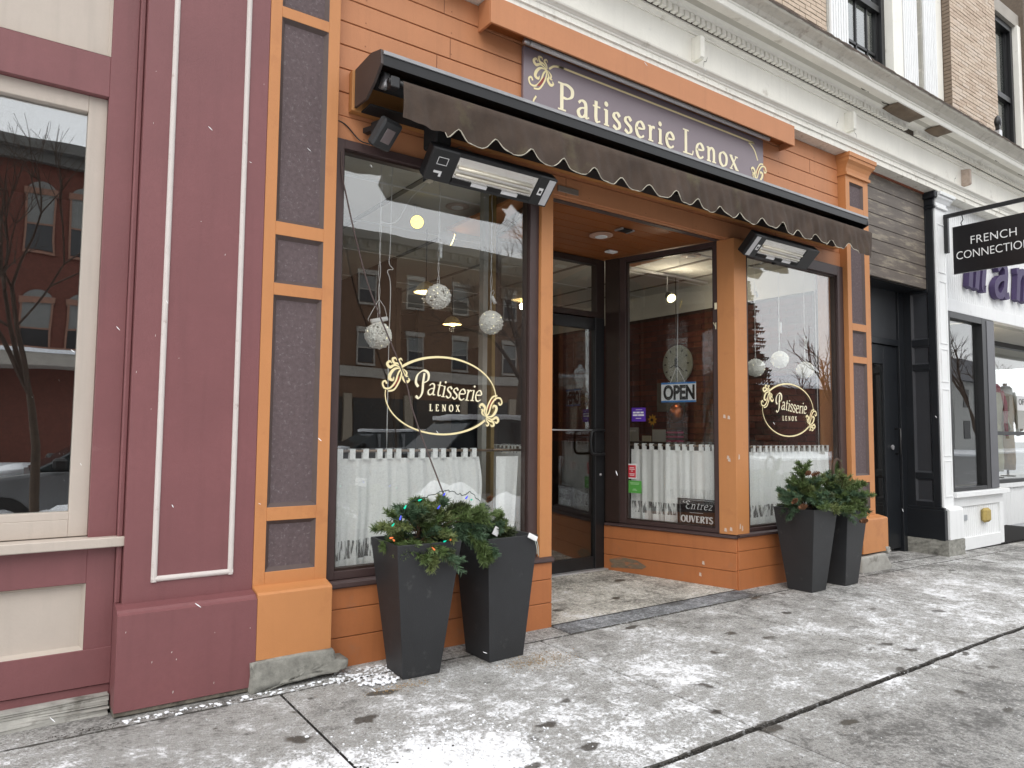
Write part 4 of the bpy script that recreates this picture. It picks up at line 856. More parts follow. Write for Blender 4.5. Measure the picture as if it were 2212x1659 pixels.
# ================================================================== HEATERS
def heater(x, lab, flip):
    t = thing('infrared_heater', lab, 'heater', (x, -.155, 2.875), 'infrared bar heaters under the awning')
    # local: x along, s up the face (out and up), n = face normal (down-out)
    L = .935; H = .205; a = math.atan2(.145, .145)
    Mx = Matrix(((1, 0, 0, 0), (0, -math.cos(a), math.sin(a), 0), (0, math.sin(a), math.cos(a), 0), (0, 0, 0, 1)))  # local y -> up-face, local z -> back
    def B(name, d, m, bev=0, par=t):
        o = box(name, d, m, par, bev); o.data.transform(Mx); o.data.flip_normals(); return o
    body = B('body', (0, L, 0, H, .012, .09), BLACK, .006)
    ex0, ex1 = (.185, .785) if not flip else (.15, .75)
    bm = bmesh.new(); R = []
    for i in range(9):
        tt = i/8; R.append([bm.verts.new((ex0, .02+tt*(H-.04), .006-.0*tt+.03*math.sin(math.pi*tt)*.0)), bm.verts.new((ex1, .02+tt*(H-.04), .006))])
    for i in range(8): bm.faces.new((R[i][0], R[i][1], R[i+1][1], R[i+1][0]))
    o = mk('reflector', bm, CHROME, body); o.data.transform(Mx)
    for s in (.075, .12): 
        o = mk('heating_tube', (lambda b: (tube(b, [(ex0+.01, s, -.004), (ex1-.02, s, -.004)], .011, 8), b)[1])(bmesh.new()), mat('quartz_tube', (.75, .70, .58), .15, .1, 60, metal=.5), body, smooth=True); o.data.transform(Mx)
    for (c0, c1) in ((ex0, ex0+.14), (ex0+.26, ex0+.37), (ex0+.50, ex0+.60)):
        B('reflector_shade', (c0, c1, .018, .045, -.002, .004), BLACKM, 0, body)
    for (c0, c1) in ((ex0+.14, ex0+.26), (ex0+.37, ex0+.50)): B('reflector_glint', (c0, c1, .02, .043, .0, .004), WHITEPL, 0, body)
    B('end_cap', (0, ex0-.005, .0, H, .0, .011), BLACK, .003, body); B('end_cap', (ex1+.005, L, .0, H, .0, .011), BLACK, .003, body)
    B('rim', (ex0-.005, ex1+.005, H-.02, H, .0, .011), BLACK, .0, body); B('rim', (ex0-.005, ex1+.005, 0, .02, .0, .011), BLACK, .0, body)
    lx0, lx1 = (L-.065, L-.012) if not flip else (.012, .065)
    B('label', (lx0, lx1, .012, H-.012, -.003, -.001), mat('label_paper', (.55, .55, .56), .5), 0, body)
    qx = L-.115 if not flip else .085
    B('sticker', (qx, qx+.035, .075, .125, -.003, -.001), WHITEPL, 0, body)
    B('warning_label', (qx+.008, qx+.026, .088, .108, -.0045, -.0035), BLACK, 0, body)
    if not flip:
        q = ((.045, .11), (.115, .16)); e = .003
        for d in ((.045, .115, .11, .11+e), (.045, .115, .155, .155+e), (.045, .045+e, .11, .158), (.112, .115, .11, .158)): B('outline_mark', (*d, -.003, -.001), WHITEPL, 0, body)
        B('logo_mark', (.045, .10, .055, .07, -.003, -.001), WHITEPL, 0, body); B('logo_mark', (.085, .10, .035, .07, -.0025, -.0008), WHITEPL, 0, body)
    hx = .12 if not flip else .74
    o = box('bracket', (hx, hx+.06, .0, .235, .07, .10), BLACK, t, .004); o = box('hinge', (hx-.02, hx+.09, -.10, -.02, .14, .20), BLACKM, t, .02)
    return t
h1 = heater(1.99, 'black bar heater with chrome reflector hanging over the left display window', False)
h2 = heater(5.085, 'black bar heater with chrome reflector hanging over the right display window', True)
tubeobj('cable', [(p[0]-1.99, p[1]+.155, p[2]-2.875) for p in spline([(2.20, -.10, 3.10), (2.26, -.14, 3.14), (2.36, -.16, 3.10), (2.42, -.12, 3.05), (2.36, -.06, 3.02), (2.25, -.02, 3.06)])], .004, mat('tan_cable', (.30, .17, .10), .5), h1)
fl = thing('flood_light', 'square black flood light on the orange board above the big window, top left', 'light', (1.76, -.10, 3.11), rz=.35)
o = box('housing', (-.075, .075, -.03, .03, -.09, .09), mat('grey_black_casing', (.035, .036, .038), .5, .2, 20, .2, 80), fl, .012); o.rotation_euler = (.75, 0, 0)
o = box('lens', (-.035, .035, -.034, -.031, -.045, .045), mat('smoky_lens', (.20, .16, .16), .2), fl, .003); o.rotation_euler = (.75, 0, 0)
box('bracket', (-.02, .02, .0, .17, .04, .07), BLACK, fl); box('driver_box', (-.03, .09, .02, .10, -.02, .09), BLACK, fl, .01)
cb = solo(tubeobj('cable', spline([(1.515, .08, 3.20), (1.58, .07, 3.18), (1.66, .05, 3.10), (1.70, -.02, 3.06)]), .004, BLACK), 'black cable running from the pilaster to the small flood light', 'cable')
cb2 = solo(tubeobj('power_cable', spline([(1.548, .045, 3.0), (1.552, .04, 2.868), (1.575, .03, 2.747), (1.65, .02, 2.452), (1.74, .0, 2.155), (1.95, -.02, 1.69), (2.0, -.04, 1.492), (2.06, -.08, 1.291), (2.13, -.22, .97), (2.14, -.25, .90)], 5), .0045, mat('brown_cable', (.07, .045, .04), .6)), 'thin brown power cable sagging across the big window down to the planter', 'cable')
# ================================================================== WINDOW DECALS
def decal(x, label, k=1.0):
    """gold oval with script name; x centre, k horizontal squeeze"""
    t = thing('window_decal', label, 'decal', group='gold oval shop name decals on the windows')
    O = (x, .097, 1.575)
    c = Print(O, (1, 0, 0), (0, 0, 1), (0, -1, 0)); c2 = Print(O, (1, 0, 0), (0, 0, 1), (0, -1, 0)); rd = Print((x, .0965, 1.575), (1, 0, 0), (0, 0, 1), (0, -1, 0))
    A, Bz = .41*k, .25
    def arc(a0, a1, n=40): return [(A*math.cos(math.radians(a0+(a1-a0)*i/n)), Bz*math.sin(math.radians(a0+(a1-a0)*i/n))) for i in range(n+1)]
    def va(pts, w0, w1):
        n = len(pts); s0 = c
        for i in range(0, n-4, 4):
            w = w0+(w1-w0)*i/n; s0.stroke(pts[i:i+5], w, w, sm=False)
    va(arc(137, -4), .016, .006); va(arc(175, 322), .006, .016)
    ornament(c, rd, -.30*k, .16, .155, .15); rd.obj('leaf_accent', DKRED, t); rd = Print((x, .0965, 1.575), (1, 0, 0), (0, 0, 1), (0, -1, 0)); ornament(c, rd, .33*k, -.13, .155, math.pi+.15)
    cv = lambda d: (.006-.02*math.sin(max(0, d/k-.05)*9)*.45 - d*.075, -.08)
    sx = k*.95
    e = write(c2, ['Pscript'], -.185*k, 0.0, .15, .006, .018, .6, sx=sx)
    write(c2, 'atisserie', e-.012, .0, .115, .005, .012, .5, track=-.02, slant=.22, sx=sx*1.02, curve=cv)
    c2.obj('lettering', CREAM2, t); c2 = Print(O, (1, 0, 0), (0, 0, 1), (0, -1, 0))
    write(c2, 'LENOX', -.10*k, -.10, .042, .004, .009, .3, track=.55, sx=k*.92)
    c.obj('oval_border', CREAM, t); c2.obj('lettering', CREAM2, t); rd.obj('leaf_accent', DKRED, t)
    return t
decal(2.297, 'gold oval decal with script bakery name on the big left window')
decal(6.09, 'gold oval decal with script bakery name on the right hand window')
# ================================================================== INTERIOR
it = struct('shop_interior')
boxes('room_floor', [(1.5, 3.08, .2, 1.45, .0, .05), (5.25, 7.1, .2, 1.45, .0, .05), (1.5, 7.1, 1.45, 9.0, .0, .05)], FLOORI, it)

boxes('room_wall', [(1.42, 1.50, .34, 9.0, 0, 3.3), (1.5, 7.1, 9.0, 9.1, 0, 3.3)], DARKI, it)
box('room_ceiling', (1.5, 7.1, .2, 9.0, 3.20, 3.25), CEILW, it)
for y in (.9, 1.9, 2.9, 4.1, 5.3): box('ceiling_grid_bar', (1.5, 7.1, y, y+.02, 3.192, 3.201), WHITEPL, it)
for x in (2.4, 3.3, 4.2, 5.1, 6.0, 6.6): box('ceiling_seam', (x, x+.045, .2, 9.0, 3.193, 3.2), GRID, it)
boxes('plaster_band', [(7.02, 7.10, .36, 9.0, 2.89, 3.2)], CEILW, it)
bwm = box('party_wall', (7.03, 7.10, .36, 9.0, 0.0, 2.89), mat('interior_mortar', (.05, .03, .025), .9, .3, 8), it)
cnt = 0; ibm = []
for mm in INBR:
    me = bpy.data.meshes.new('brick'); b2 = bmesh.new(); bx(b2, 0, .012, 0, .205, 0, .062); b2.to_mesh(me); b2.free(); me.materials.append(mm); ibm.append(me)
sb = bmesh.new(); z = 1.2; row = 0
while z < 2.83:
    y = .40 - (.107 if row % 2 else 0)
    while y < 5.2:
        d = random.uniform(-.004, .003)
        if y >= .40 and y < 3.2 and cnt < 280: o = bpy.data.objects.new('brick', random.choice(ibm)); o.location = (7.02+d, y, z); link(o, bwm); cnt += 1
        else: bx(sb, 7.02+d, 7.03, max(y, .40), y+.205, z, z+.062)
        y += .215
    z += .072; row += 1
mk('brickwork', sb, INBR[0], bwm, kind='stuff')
# partitions behind the door and pale trim seen through the glass
boxes('partition', [(3.3, 3.36, 3.0, 5.5, 0, 3.2), (5.0, 5.6, 5.6, 5.7, 0, 3.2), (4.05, 4.12, 4.4, 5.5, 0, 3.2)], mat('tan_partition', (.05, .03, .018), .7, .2, 3), it)
box('partition_post', (2.86, 2.90, .5, .56, 0.05, 3.2), mat('pale_post', (.28, .27, .24), .7), it); box('partition_post', (3.02, 3.05, .62, .70, .05, 3.2), mat('ochre_post', (.24, .16, .05), .7), it)
ck = thing('wall_clock', 'large round pale wall clock on the interior brick wall behind the open sign', 'clock', (7.0, 2.27, 2.228))
bm = bmesh.new(); lathe(bm, [(.245, 0), (.245, .02), (.23, .03)], 0, 0, 32); fix(bm); o = mk('face', bm, mat('aged_clock_face', (.30, .31, .26), .7, .15, 12), ck); o.rotation_euler = (0, -math.pi/2, 0)
for k in range(12):
    a = k*math.pi/6; o = box('hour_mark', (-.036, -.033, -.008, .008, .175, .205), BLACKM, ck); o.rotation_euler = (a, 0, 0)
for a, l in ((2.3, .16), (-2.0, .11), (.8, .05)): o = box('hand', (-.040, -.037, -.005, .005, 0, l), BLACKM, ck); o.rotation_euler = (a, 0, 0)
def spot(x, y, z, lit, lab, aim, col=(1, .80, .25), es=6):
    t = thing('track_light', lab, 'light', (x, y, z)); bm = bmesh.new(); d = Vector(aim).normalized()
    o = tubeobj('lamp_head', [(0, 0, 0), tuple(d*.05), tuple(d*.12)], [.025, .045, .06], BLACK if lit != 2 else WHITEPL, t, 14)
    o = tubeobj('bulb', [tuple(d*.121), tuple(d*.126)], .052, emis('lit_bulb_%d' % int(es*10), col, es) if lit else WHITEPL, t, 14)
    tubeobj('stem', [(0, 0, 0), (0, 0, 3.195-z)], .008, WHITEPL, t); return t
spot(6.2, 1.72, 2.96, 1, 'lit black track spotlight hanging near the brick wall above the open sign', (-.3, -.75, -.55), (1, .9, .5), 3.5)
spot(2.64, 1.20, 3.04, 1, 'lit yellow track spotlight seen through the top of the big window', (-.35, -1, -.25), (1, .72, .08), 2.2)
spot(2.95, 1.35, 3.03, 2, 'unlit white track spotlight beside the yellow one', (1, -.3, -.3))
box('track_rail', (5.6, 6.9, 1.70, 1.73, 3.17, 3.192), WHITEPL, it)
def glow(x, y, z, e, col=(1, .86, .65)):
    l = bpy.data.lights.new('lamp_light', 'POINT'); l.energy = e; l.color = col; l.shadow_soft_size = .035; o = bpy.data.objects.new('lamp_light', l); o.location = (x, y, z); C.objects.link(o)
glow(6.153, 1.603, 2.874, 12)
def pendant(x, y, z, lab, e):
    t = thing('pendant_lamp', lab, 'lamp', (x, y, z), 'yellow lit pendant lamps inside the bakery')
    bm = bmesh.new(); lathe(bm, [(.02, .10), (.07, .07), (.115, .0), (.11, .0), (.065, .06)], 0, 0, 18); fix(bm); mk('shade', bm, mat('warm_lit_shade', (.75, .60, .30), .6), t, smooth=True)
    bm = bmesh.new(); lathe(bm, [(.02, .05), (.04, .02), (.03, -.015)], 0, 0, 12); fix(bm); mk('bulb', bm, emis('pendant_bulb', (1, .75, .25), 4), t, smooth=True)
    tubeobj('cord', [(0, 0, .1), (0, 0, 3.19-z)], .004, BLACK, t); glow(x, y, z-.06, e)
glow(*glow_later)
pendant(3.05, 1.75, 2.60, 'lit pendant lamp inside, seen just left of the highest globe', 5)
pendant(2.1, 2.6, 2.62, 'lit pendant lamp deep inside at the left of the big window', 5)
pendant(4.3, 3.4, 2.62, 'added pendant lamp beyond the entrance door, brightening the interior', 5)  # extra lamp put in to brighten the shop behind the door
pendant(5.4, 4.2, 2.62, 'added pendant lamp near the brick wall, brightening the back of the interior', 5)  # another extra lamp, put in to light the depth of the room
for (x, y, lab) in ((2.95, 1.05, 'round ceiling downlight seen through the big window'), (5.75, .98, 'round ceiling downlight seen through the side window')):
    t = thing('ceiling_light', lab, 'light', (x, y, 3.198)); disc_obj('trim_ring', 0, 0, 0, .10, mat('pink_trim', (.55, .45, .40), .6), t); disc_obj('lamp', 0, 0, -.012, .05, WHITEPL, t, .006)
cp = thing('copper_pendant', 'hammered copper pendant lamp glowing behind the open sign', 'lamp', (6.4, 1.77, 1.59))
bm = bmesh.new(); lathe(bm, [(.03, .10), (.07, .06), (.085, 0), (.08, -.06), (.06, -.11)][::-1], 0, 0, 20); fix(bm); mk('shade', bm, mat('copper', (.55, .17, .06), .3, .2, 30, metal=1), cp, smooth=True)
tubeobj('cord', [(0, 0, .1), (0, 0, 1.6)], .004, BLACK, cp); 
dt = thing('service_table', 'dark wooden side table against the interior brick wall behind the lace curtain', 'table', (6.4, 1.95, 0)); box('table_top', (-.3, .5, -.4, .8, 1.20, 1.24), DARKI, dt, .004)
for a, b in ((-.27, -.37), (.45, -.37), (-.27, .75), (.45, .75)): box('leg', (a-.02, a+.02, b-.02, b+.02, .05, 1.2), DARKI, dt)
def card(name, y0, y1, z0, z1, m, lab, cat, x=6.35):
    return solo(box(name, (x, x+.02, y0, y1, z0, z1), m, None, .002), lab, cat)
card('menu_sheet', 2.35, 2.62, 1.241, 1.41, mat('menu_paper', (.30, .29, .27), .8), 'pale menu sheet standing on the table behind the lace curtain', 'menu')
card('cardboard_box', 2.12, 2.26, 1.241, 1.31, mat('cream_card', (.42, .38, .28), .8), 'small cream box on the table between menu sheet and card', 'box', 6.33)
card('greeting_card', 1.89, 2.11, 1.241, 1.385, mat('card_white', (.40, .40, .38), .8), 'white card with grey marks beside the pink books', 'card')
pb = thing('book_stack', 'stack of pink and dark books on the interior table', 'books', (6.38, 1.78, 1.241))
for k in range(6): box('book', (-.05, .05, -.09+.01*(k % 2), .09, k*.025, k*.025+.021), mat('pink_cover', (.35, .03, .10), .6) if k % 2 == 0 else mat('dark_cover', (.06, .02, .03), .6), pb)
card('notice_board', 2.16, 2.62, 1.62, 2.0, mat('grey_board', (.11, .095, .08), .7, .2, 12), 'dim grey notice board on the wall left of the clock', 'board', 6.98)
sf = thing('sunflower', 'small yellow paper sunflower above the menu sheet', 'flower', (6.38, 2.13, 1.5))
for k in range(9):
    a = k*2*math.pi/9; o = mk('petal', ([(0, 0, .01), (0, .018, .04), (0, 0, .075), (0, -.018, .04)], [(0, 1, 2, 3)]), mat('yellow_petal', (.6, .3, .02), .7), sf); o.rotation_euler = (a, 0, 0); o.location.x = -.001*k
bm = bmesh.new(); lathe(bm, [(.02, 0), (.018, .01)], 0, 0, 10); o = mk('flower_head', bm, DARKI, sf); o.rotation_euler = (0, -math.pi/2, 0); o.location.x = -.012
tubeobj('stem', [(.005, 0, 0), (.005, .01, -.26)], .004, mat('stem_green', (.05, .12, .03), .7), sf)
# ================================================================== CURTAINS
m = bpy.data.materials.new('sheer_white_cloth'); m.use_nodes = True; n_ = m.node_tree.nodes; l_ = m.node_tree.links; n_.remove(n_['Principled BSDF'])
df = n_.new('ShaderNodeBsdfDiffuse'); df.inputs[0].default_value = (.93, .93, .92, 1); tl = n_.new('ShaderNodeBsdfTranslucent'); tl.inputs[0].default_value = (.92, .92, .92, 1); tp = n_.new('ShaderNodeBsdfTransparent')
m1 = n_.new('ShaderNodeMixShader'); m1.inputs[0].default_value = .12; l_.new(df.outputs[0], m1.inputs[1]); l_.new(tl.outputs[0], m1.inputs[2])
m2 = n_.new('ShaderNodeMixShader'); g_ = n_.new('ShaderNodeNewGeometry'); sx_ = n_.new('ShaderNodeSeparateXYZ'); l_.new(g_.outputs['Position'], sx_.inputs[0])
# net weave plus a lace band (open work) low on the cloth
wv = n_.new('ShaderNodeTexNoise'); wv.inputs['Scale'].default_value = 90; l_.new(g_.outputs['Position'], wv.inputs['Vector'])
mr1 = n_.new('ShaderNodeMapRange'); mr1.inputs[1].default_value = .45; mr1.inputs[2].default_value = .75; mr1.inputs[3].default_value = .0; mr1.inputs[4].default_value = .14; l_.new(wv.outputs['Fac'], mr1.inputs[0])
ml_ = n_.new('ShaderNodeMapping'); ml_.inputs['Scale'].default_value = (34, 34, 5); l_.new(g_.outputs['Position'], ml_.inputs[0]); lc = n_.new('ShaderNodeTexNoise'); lc.inputs['Scale'].default_value = 1.5; lc.inputs['Detail'].default_value = 3; l_.new(ml_.outputs[0], lc.inputs['Vector'])
mr2 = n_.new('ShaderNodeMapRange'); mr2.inputs[1].default_value = .46; mr2.inputs[2].default_value = .54; mr2.inputs[4].default_value = .75; l_.new(lc.outputs['Fac'], mr2.inputs[0])
def band(lo, hi):
    a = n_.new('ShaderNodeMath'); a.operation = 'GREATER_THAN'; a.inputs[1].default_value = lo; l_.new(sx_.outputs[2], a.inputs[0]); b = n_.new('ShaderNodeMath'); b.operation = 'LESS_THAN'; b.inputs[1].default_value = hi; l_.new(sx_.outputs[2], b.inputs[0])
    c = n_.new('ShaderNodeMath'); c.operation = 'MULTIPLY'; l_.new(a.outputs[0], c.inputs[0]); l_.new(b.outputs[0], c.inputs[1]); return c.outputs[0]
bb = band(.575, .685); mm_ = n_.new('ShaderNodeMath'); mm_.operation = 'MULTIPLY'; l_.new(bb, mm_.inputs[0]); l_.new(mr2.outputs[0], mm_.inputs[1])
mx_ = n_.new('ShaderNodeMath'); mx_.operation = 'MAXIMUM'; l_.new(mm_.outputs[0], mx_.inputs[0]); l_.new(mr1.outputs[0], mx_.inputs[1])
l_.new(mx_.outputs[0], m2.inputs[0]); l_.new(m1.outputs[0], m2.inputs[1]); l_.new(tp.outputs[0], m2.inputs[2]); l_.new(m2.outputs[0], n_['Material Output'].inputs[0]); CLOTH = m
def curtain(L, z0, z1, y, lab, M_=None, seed=0, amp=.016, tabs=True, edge=None, rodL=None, side=1):
    r = random.Random(seed); t = thing('cafe_curtain', lab, 'curtain')
    x0, x1 = L; nx = int((x1-x0)/.007); ph = [r.uniform(0, 6.28) for _ in range(5)]; V = []; nz = 14
    def dy(x, t_): 
        s = .35+.65*t_
        return amp*s*(math.sin(x*48+ph[0]+1.2*math.sin(x*9+ph[1])) + .5*math.sin(x*97+ph[2]) + .7*math.sin(x*17+ph[3]))
    for i in range(nx+1):
        x = x0+(x1-x0)*i/nx
        for k in range(nz+1):
            tt = k/nz; z = z1-.05-(z1-.05-z0)*tt + (.006*math.sin(x*60+ph[4]) if k == nz else 0)
            xx = x
            if edge: xx = x0+(x-x0)*(edge(tt))
            V.append((xx, y+side*dy(x, tt), z))
    F = [(i*(nz+1)+k, (i+1)*(nz+1)+k, (i+1)*(nz+1)+k+1, i*(nz+1)+k+1) for i in range(nx) for k in range(nz)]
    o = mk('cloth', (V, F), CLOTH, t, smooth=True)
    obs = [o]
    if tabs:
        x = x0+.02; 
        while x < x1-.01:
            w = .036; obs.append(boxes('tab', [(x, x+w, y-.014, y-.011, z1-.055, z1+.008), (x, x+w, y+.011, y+.014, z1-.055, z1+.008), (x, x+w, y-.014, y+.014, z1+.006, z1+.009)], CLOTH, t)); x += r.uniform(.062, .10)
    rL = rodL or (x0-.02, x1+.02)
    obs.append(tubeobj('rod', [(rL[0], y, z1-.004), (rL[1], y, z1-.008)], .009, mat('bronze_rod', (.20, .14, .10), .4, metal=.4), t, 8))
    if M_ is not None:
        for q in obs: xf(q, M_)
    return t
curtain((1.60, 2.64), .505, 1.225, .185, 'white lace cafe curtain across the big left window, gathered at left', seed=1, rodL=(1.57, 3.0), amp=.022, edge=lambda t: 1+.03*math.sin(t*5))
curtain((2.76, 2.95), .505, 1.225, .165, 'short pale lace curtain end at the right side of the big window', seed=2, amp=.008, tabs=False, edge=lambda t: 1-.25*t)
curtain((.22, 1.115), .507, 1.235, .13, 'white lace cafe curtain in the side window facing the porch', M_=fr_r, seed=3, amp=.015)
curtain((5.45, 6.89), .505, 1.228, .19, 'white lace cafe curtain in the right display window', seed=4, amp=.016)
curtain((.22, 1.115), .507, 1.235, -.13, 'lace curtain of the left splayed porch window, seen edge on', M_=fr_l, seed=5, amp=.009)
# ================================================================== GLOBES
SPARK = mat('sparkling_white_wire', (.88, .87, .82), .4, .1, 60)
LEDm = emis('warm_led', (1, .9, .6), 1.3)
def globe_mesh():
    bm = bmesh.new(); r = random.Random(5); R = .083
    for k in range(90):
        ax = Vector((r.gauss(0, 1), r.gauss(0, 1), r.gauss(0, 1))).normalized(); u = ax.orthogonal().normalized(); v = ax.cross(u); rad = R*r.uniform(.55, 1.0); off = ax*math.sqrt(max(0, R*R-rad*rad))*r.choice((-1, 1)); a0 = r.uniform(0, 6.28)
        pts = [off+(u*math.cos(a0+t)+v*math.sin(a0+t))*rad*(1+.03*math.sin(t*9)) for t in np.linspace(0, 5.4, 20)]
        tube(bm, pts, .0028, 4, cap=False)
    for k in range(330):
        d = Vector((r.gauss(0, 1), r.gauss(0, 1), r.gauss(0, 1))).normalized(); c = d*R*r.uniform(.92, 1.04); s = r.uniform(.005, .0085)
        M_ = Matrix.Translation(c); bmesh.ops.create_icosphere(bm, subdivisions=0 if False else 1, radius=s, matrix=M_)
    me = bpy.data.meshes.new('globe'); bm.to_mesh(me); bm.free(); me.materials.append(SPARK); return me
GM = globe_mesh()
bm = bmesh.new(); r = random.Random(8)
for k in range(22):
    d = Vector((r.gauss(0, 1), r.gauss(0, 1), r.gauss(0, 1))).normalized()*.086; bmesh.ops.create_icosphere(bm, subdivisions=1, radius=.0035, matrix=Matrix.Translation(d))
LM = bpy.data.meshes.new('led'); bm.to_mesh(LM); bm.free(); LM.materials.append(LEDm)
def globe(x, z, lab, batt, style):
    y = .35; t = thing('light_globe', lab, 'ornament', (x, y, z), 'sparkling white light globes hanging in the windows', rz=random.uniform(0, 6))
    o = bpy.data.objects.new('wire_ball', GM); link(o, t); o2 = bpy.data.objects.new('led_lights', LM); link(o2, t)
    # cord: twisted pair up to the ceiling
    t2 = t; c, s = math.cos(-t.rotation_euler.z), math.sin(-t.rotation_euler.z)
    def P(dx, dy, dz): return (dx*c-dy*s, dx*s+dy*c, dz)
    top = 3.19-z; pts = []; pts2 = []
    for k in range(41):
        q = k/40; zz_ = .083+q*(top-.083); w = .007*math.sin(q*26+style)*(1-q*.6); pts.append(P(w, 0, zz_)); pts2.append(P(-w, .004, zz_))
    tubeobj('cord', pts, .0022, WHITEPL, t, 4); tubeobj('cord', pts2[:28], .0018, WHITEPL, t, 4)
    if style == 0: # battery case hanging level on a looped cord
        tubeobj('loop', [P(*p) for p in ((0, 0, .24), (-.05, 0, .15), (-.075, 0, .10), (-.07, 0, .085))], .002, WHITEPL, t, 4); tubeobj('loop', [P(*p) for p in ((0, 0, .24), (.04, 0, .19), (.055, 0, .14), (.05, 0, .11))], .002, WHITEPL, t, 4)
        tubeobj('battery_case', [P(-.06, -.01, .085), P(.055, -.01, .115)], .015, WHITEPL, t, 8)
    elif style == 1: tubeobj('battery_case', [P(.008, -.01, batt), P(.010, -.01, batt+.11)], .011, WHITEPL, t, 8)
    else:
        tubeobj('battery_case', [P(.0, -.01, batt), P(.03, -.01, batt-.05)], .012, WHITEPL, t, 6)
        tubeobj('loop', [P(*p) for p in ((.0, -.01, batt), (.02, -.01, batt+.03), (.01, -.01, batt+.05), (-.01, -.01, batt+.02), (0, 0, batt-.02))], .002, WHITEPL, t, 4)
    return t
globe(1.95, 1.965, 'leftmost globe in the big window, with white battery case tied above it', 0, 0)
globe(2.391, 2.273, 'highest globe in the big window, middle of its three', .27, 1)
globe(2.83, 2.135, 'right hand globe in the big window, beside the window frame', .19, 2)
globe(5.94, 1.99, 'left globe of the three in the right window', .75, 2)
globe(6.335, 2.095, 'middle and highest globe in the right window', .27, 1)
globe(6.78, 2.015, 'right globe of the three in the right window', .22, 1)
t_ = thing('hanging_cord_set', 'thin white cord hanging straight down behind the decal in the big window', 'cord'); tubeobj('cord', spline([(2.03, .36, 3.19), (2.027, .36, 2.6), (2.02, .36, 2.46), (2.05, .36, 2.42), (2.01, .36, 2.40), (2.034, .36, 2.3), (2.03, .36, 1.9), (2.03, .36, 1.22)]), .003, WHITEPL, t_, 4)
t_ = thing('hanging_cord_set', 'white cord hanging at the right edge of the right window', 'cord'); tubeobj('cord', spline([(7.0, .36, 3.0), (7.0, .355, 2.2), (7.005, .35, 1.23)]), .004, WHITEPL, t_, 4)
cd = solo(tubeobj('ceiling_wire', spline([(1.95, .35, 2.72), (2.02, .35, 2.72), (2.08, .36, 2.76), (2.13, .38, 2.84), (2.2, .4, 2.95), (2.4, .5, 3.15)]), .003, WHITEPL, None, 4), 'white wire branching from the leftmost globe cord up to the ceiling', 'wire')
# ================================================================== SIGNS IN THE SIDE WINDOW (local wall frame)
def L2W(s, y, z): return fr_r @ Vector((s, y, z))
ops = thing('open_sign', 'white OPEN sign with blue bars hanging inside the side window', 'sign')
ex = (fr_r.to_3x3() @ Vector((-1, 0, 0))); # reading direction: towards the street
def lbox(name, d, m, par, bev=0): return xf(box(name, d, m, par, bev), fr_r)
lbox('board', (.412, .765, .085, .090, 1.635, 1.822), WHITEPL, ops); lbox('blue_bar', (.412, .765, .0835, .085, 1.806, 1.822), mat('blue_bar', (.03, .20, .55), .5), ops); lbox('blue_bar', (.412, .765, .0835, .085, 1.635, 1.651), mat('blue_bar', (.03, .20, .55), .5), ops)
sans('OPEN', .128, 'lettering', BLACKM, ops, tuple(L2W(.742, .0825, 1.665)), tuple(ex), (0, 0, 1), .0075, .685, spacing=.98)
bmq = bmesh.new(); tube(bmq, [L2W(.67, .088, 1.822), L2W(.605, .088, 1.97)], .002, 4); tube(bmq, [L2W(.52, .088, 1.822), L2W(.60, .088, 1.97)], .002, 4); tube(bmq, [L2W(.60, .088, 1.80), L2W(.585, .088, 2.75), L2W(.56, .1, 3.18)], .002, 4); mk('hanging_string', bmq, WHITEPL, ops)
lbox('suction_hook', (.595, .62, .07, .085, 1.96, 2.05), BLACKM, ops, .004)
st = thing('purple_sticker', 'purple square window sticker with white lettering in the side window', 'sticker')
lbox('sheet', (.915, 1.065, .046, .0485, 1.455, 1.588), mat('violet', (.10, .03, .38), .5, .05), st)
for z, spans in ((1.533, ((1.020, 1.05), (.975, 1.014), (.935, .968))), (1.508, ((1.0, 1.052), (.93, .994))), (1.482, ((.96, 1.02),))):
    for a, b in spans: lbox('print_line', (a, b, .0445, .0455, z, z+(.016 if z > 1.5 else .006)), WHITEPL, st)
lbox('print_line', (.95, 1.02, .0445, .0455, 1.566, 1.570), WHITEPL, st)
st = thing('red_sticker', 'small red and white window sticker above the green one', 'sticker')
lbox('sheet', (1.015, 1.11, .046, .0478, .900, 1.045), WHITEPL, st); lbox('red_field', (1.022, 1.103, .0445, .046, .913, 1.032), mat('sticker_red', (.62, .03, .05), .5, .05), st)
for z, w in ((1.005, .05), (.99, .06), (.972, .02), (.945, .06), (.932, .05)): lbox('print_line', (1.063-w/2, 1.063+w/2, .0435, .0445, z, z+.006), WHITEPL, st)
st = thing('green_sticker', 'green window sticker with white print below the red one', 'sticker')
lbox('sheet', (.96, 1.108, .046, .0478, .765, .884), mat('sticker_green', (.10, .38, .07), .5, .05), st)
for z, w in ((.86, .10), (.848, .09), (.80, .03), (.79, .05)): lbox('print_line', (1.034-w/2, 1.034+w/2, .0445, .046, z, z+.005), mat('pale_green', (.45, .70, .40), .6), st)
en = thing('entrance_sign', 'black French welcome sign leaning in the lower corner of the side window', 'sign')
lbox('board', (.215, .60, .078, .084, .515, .748), mat('sign_black', (.012, .010, .010), .4), en)
eo = Vector(L2W(.585, .0765, 0)); p = Print((eo.x, eo.y, 0), tuple(ex), (0, 0, 1), tuple(Vector(ex).cross(Vector((0, 0, 1)))))
e = write(p, ['Escript'], .07, .655, .075, .003, .008, .5, sx=1.25); write(p, 'ntrez', e-.004, .655, .072, .003, .007, .5, slant=.25, sx=1.12, track=.05)
write(p, 'OUVERTS', .022, .535, .058, .005, .015, 0, sx=1.0, track=.06)
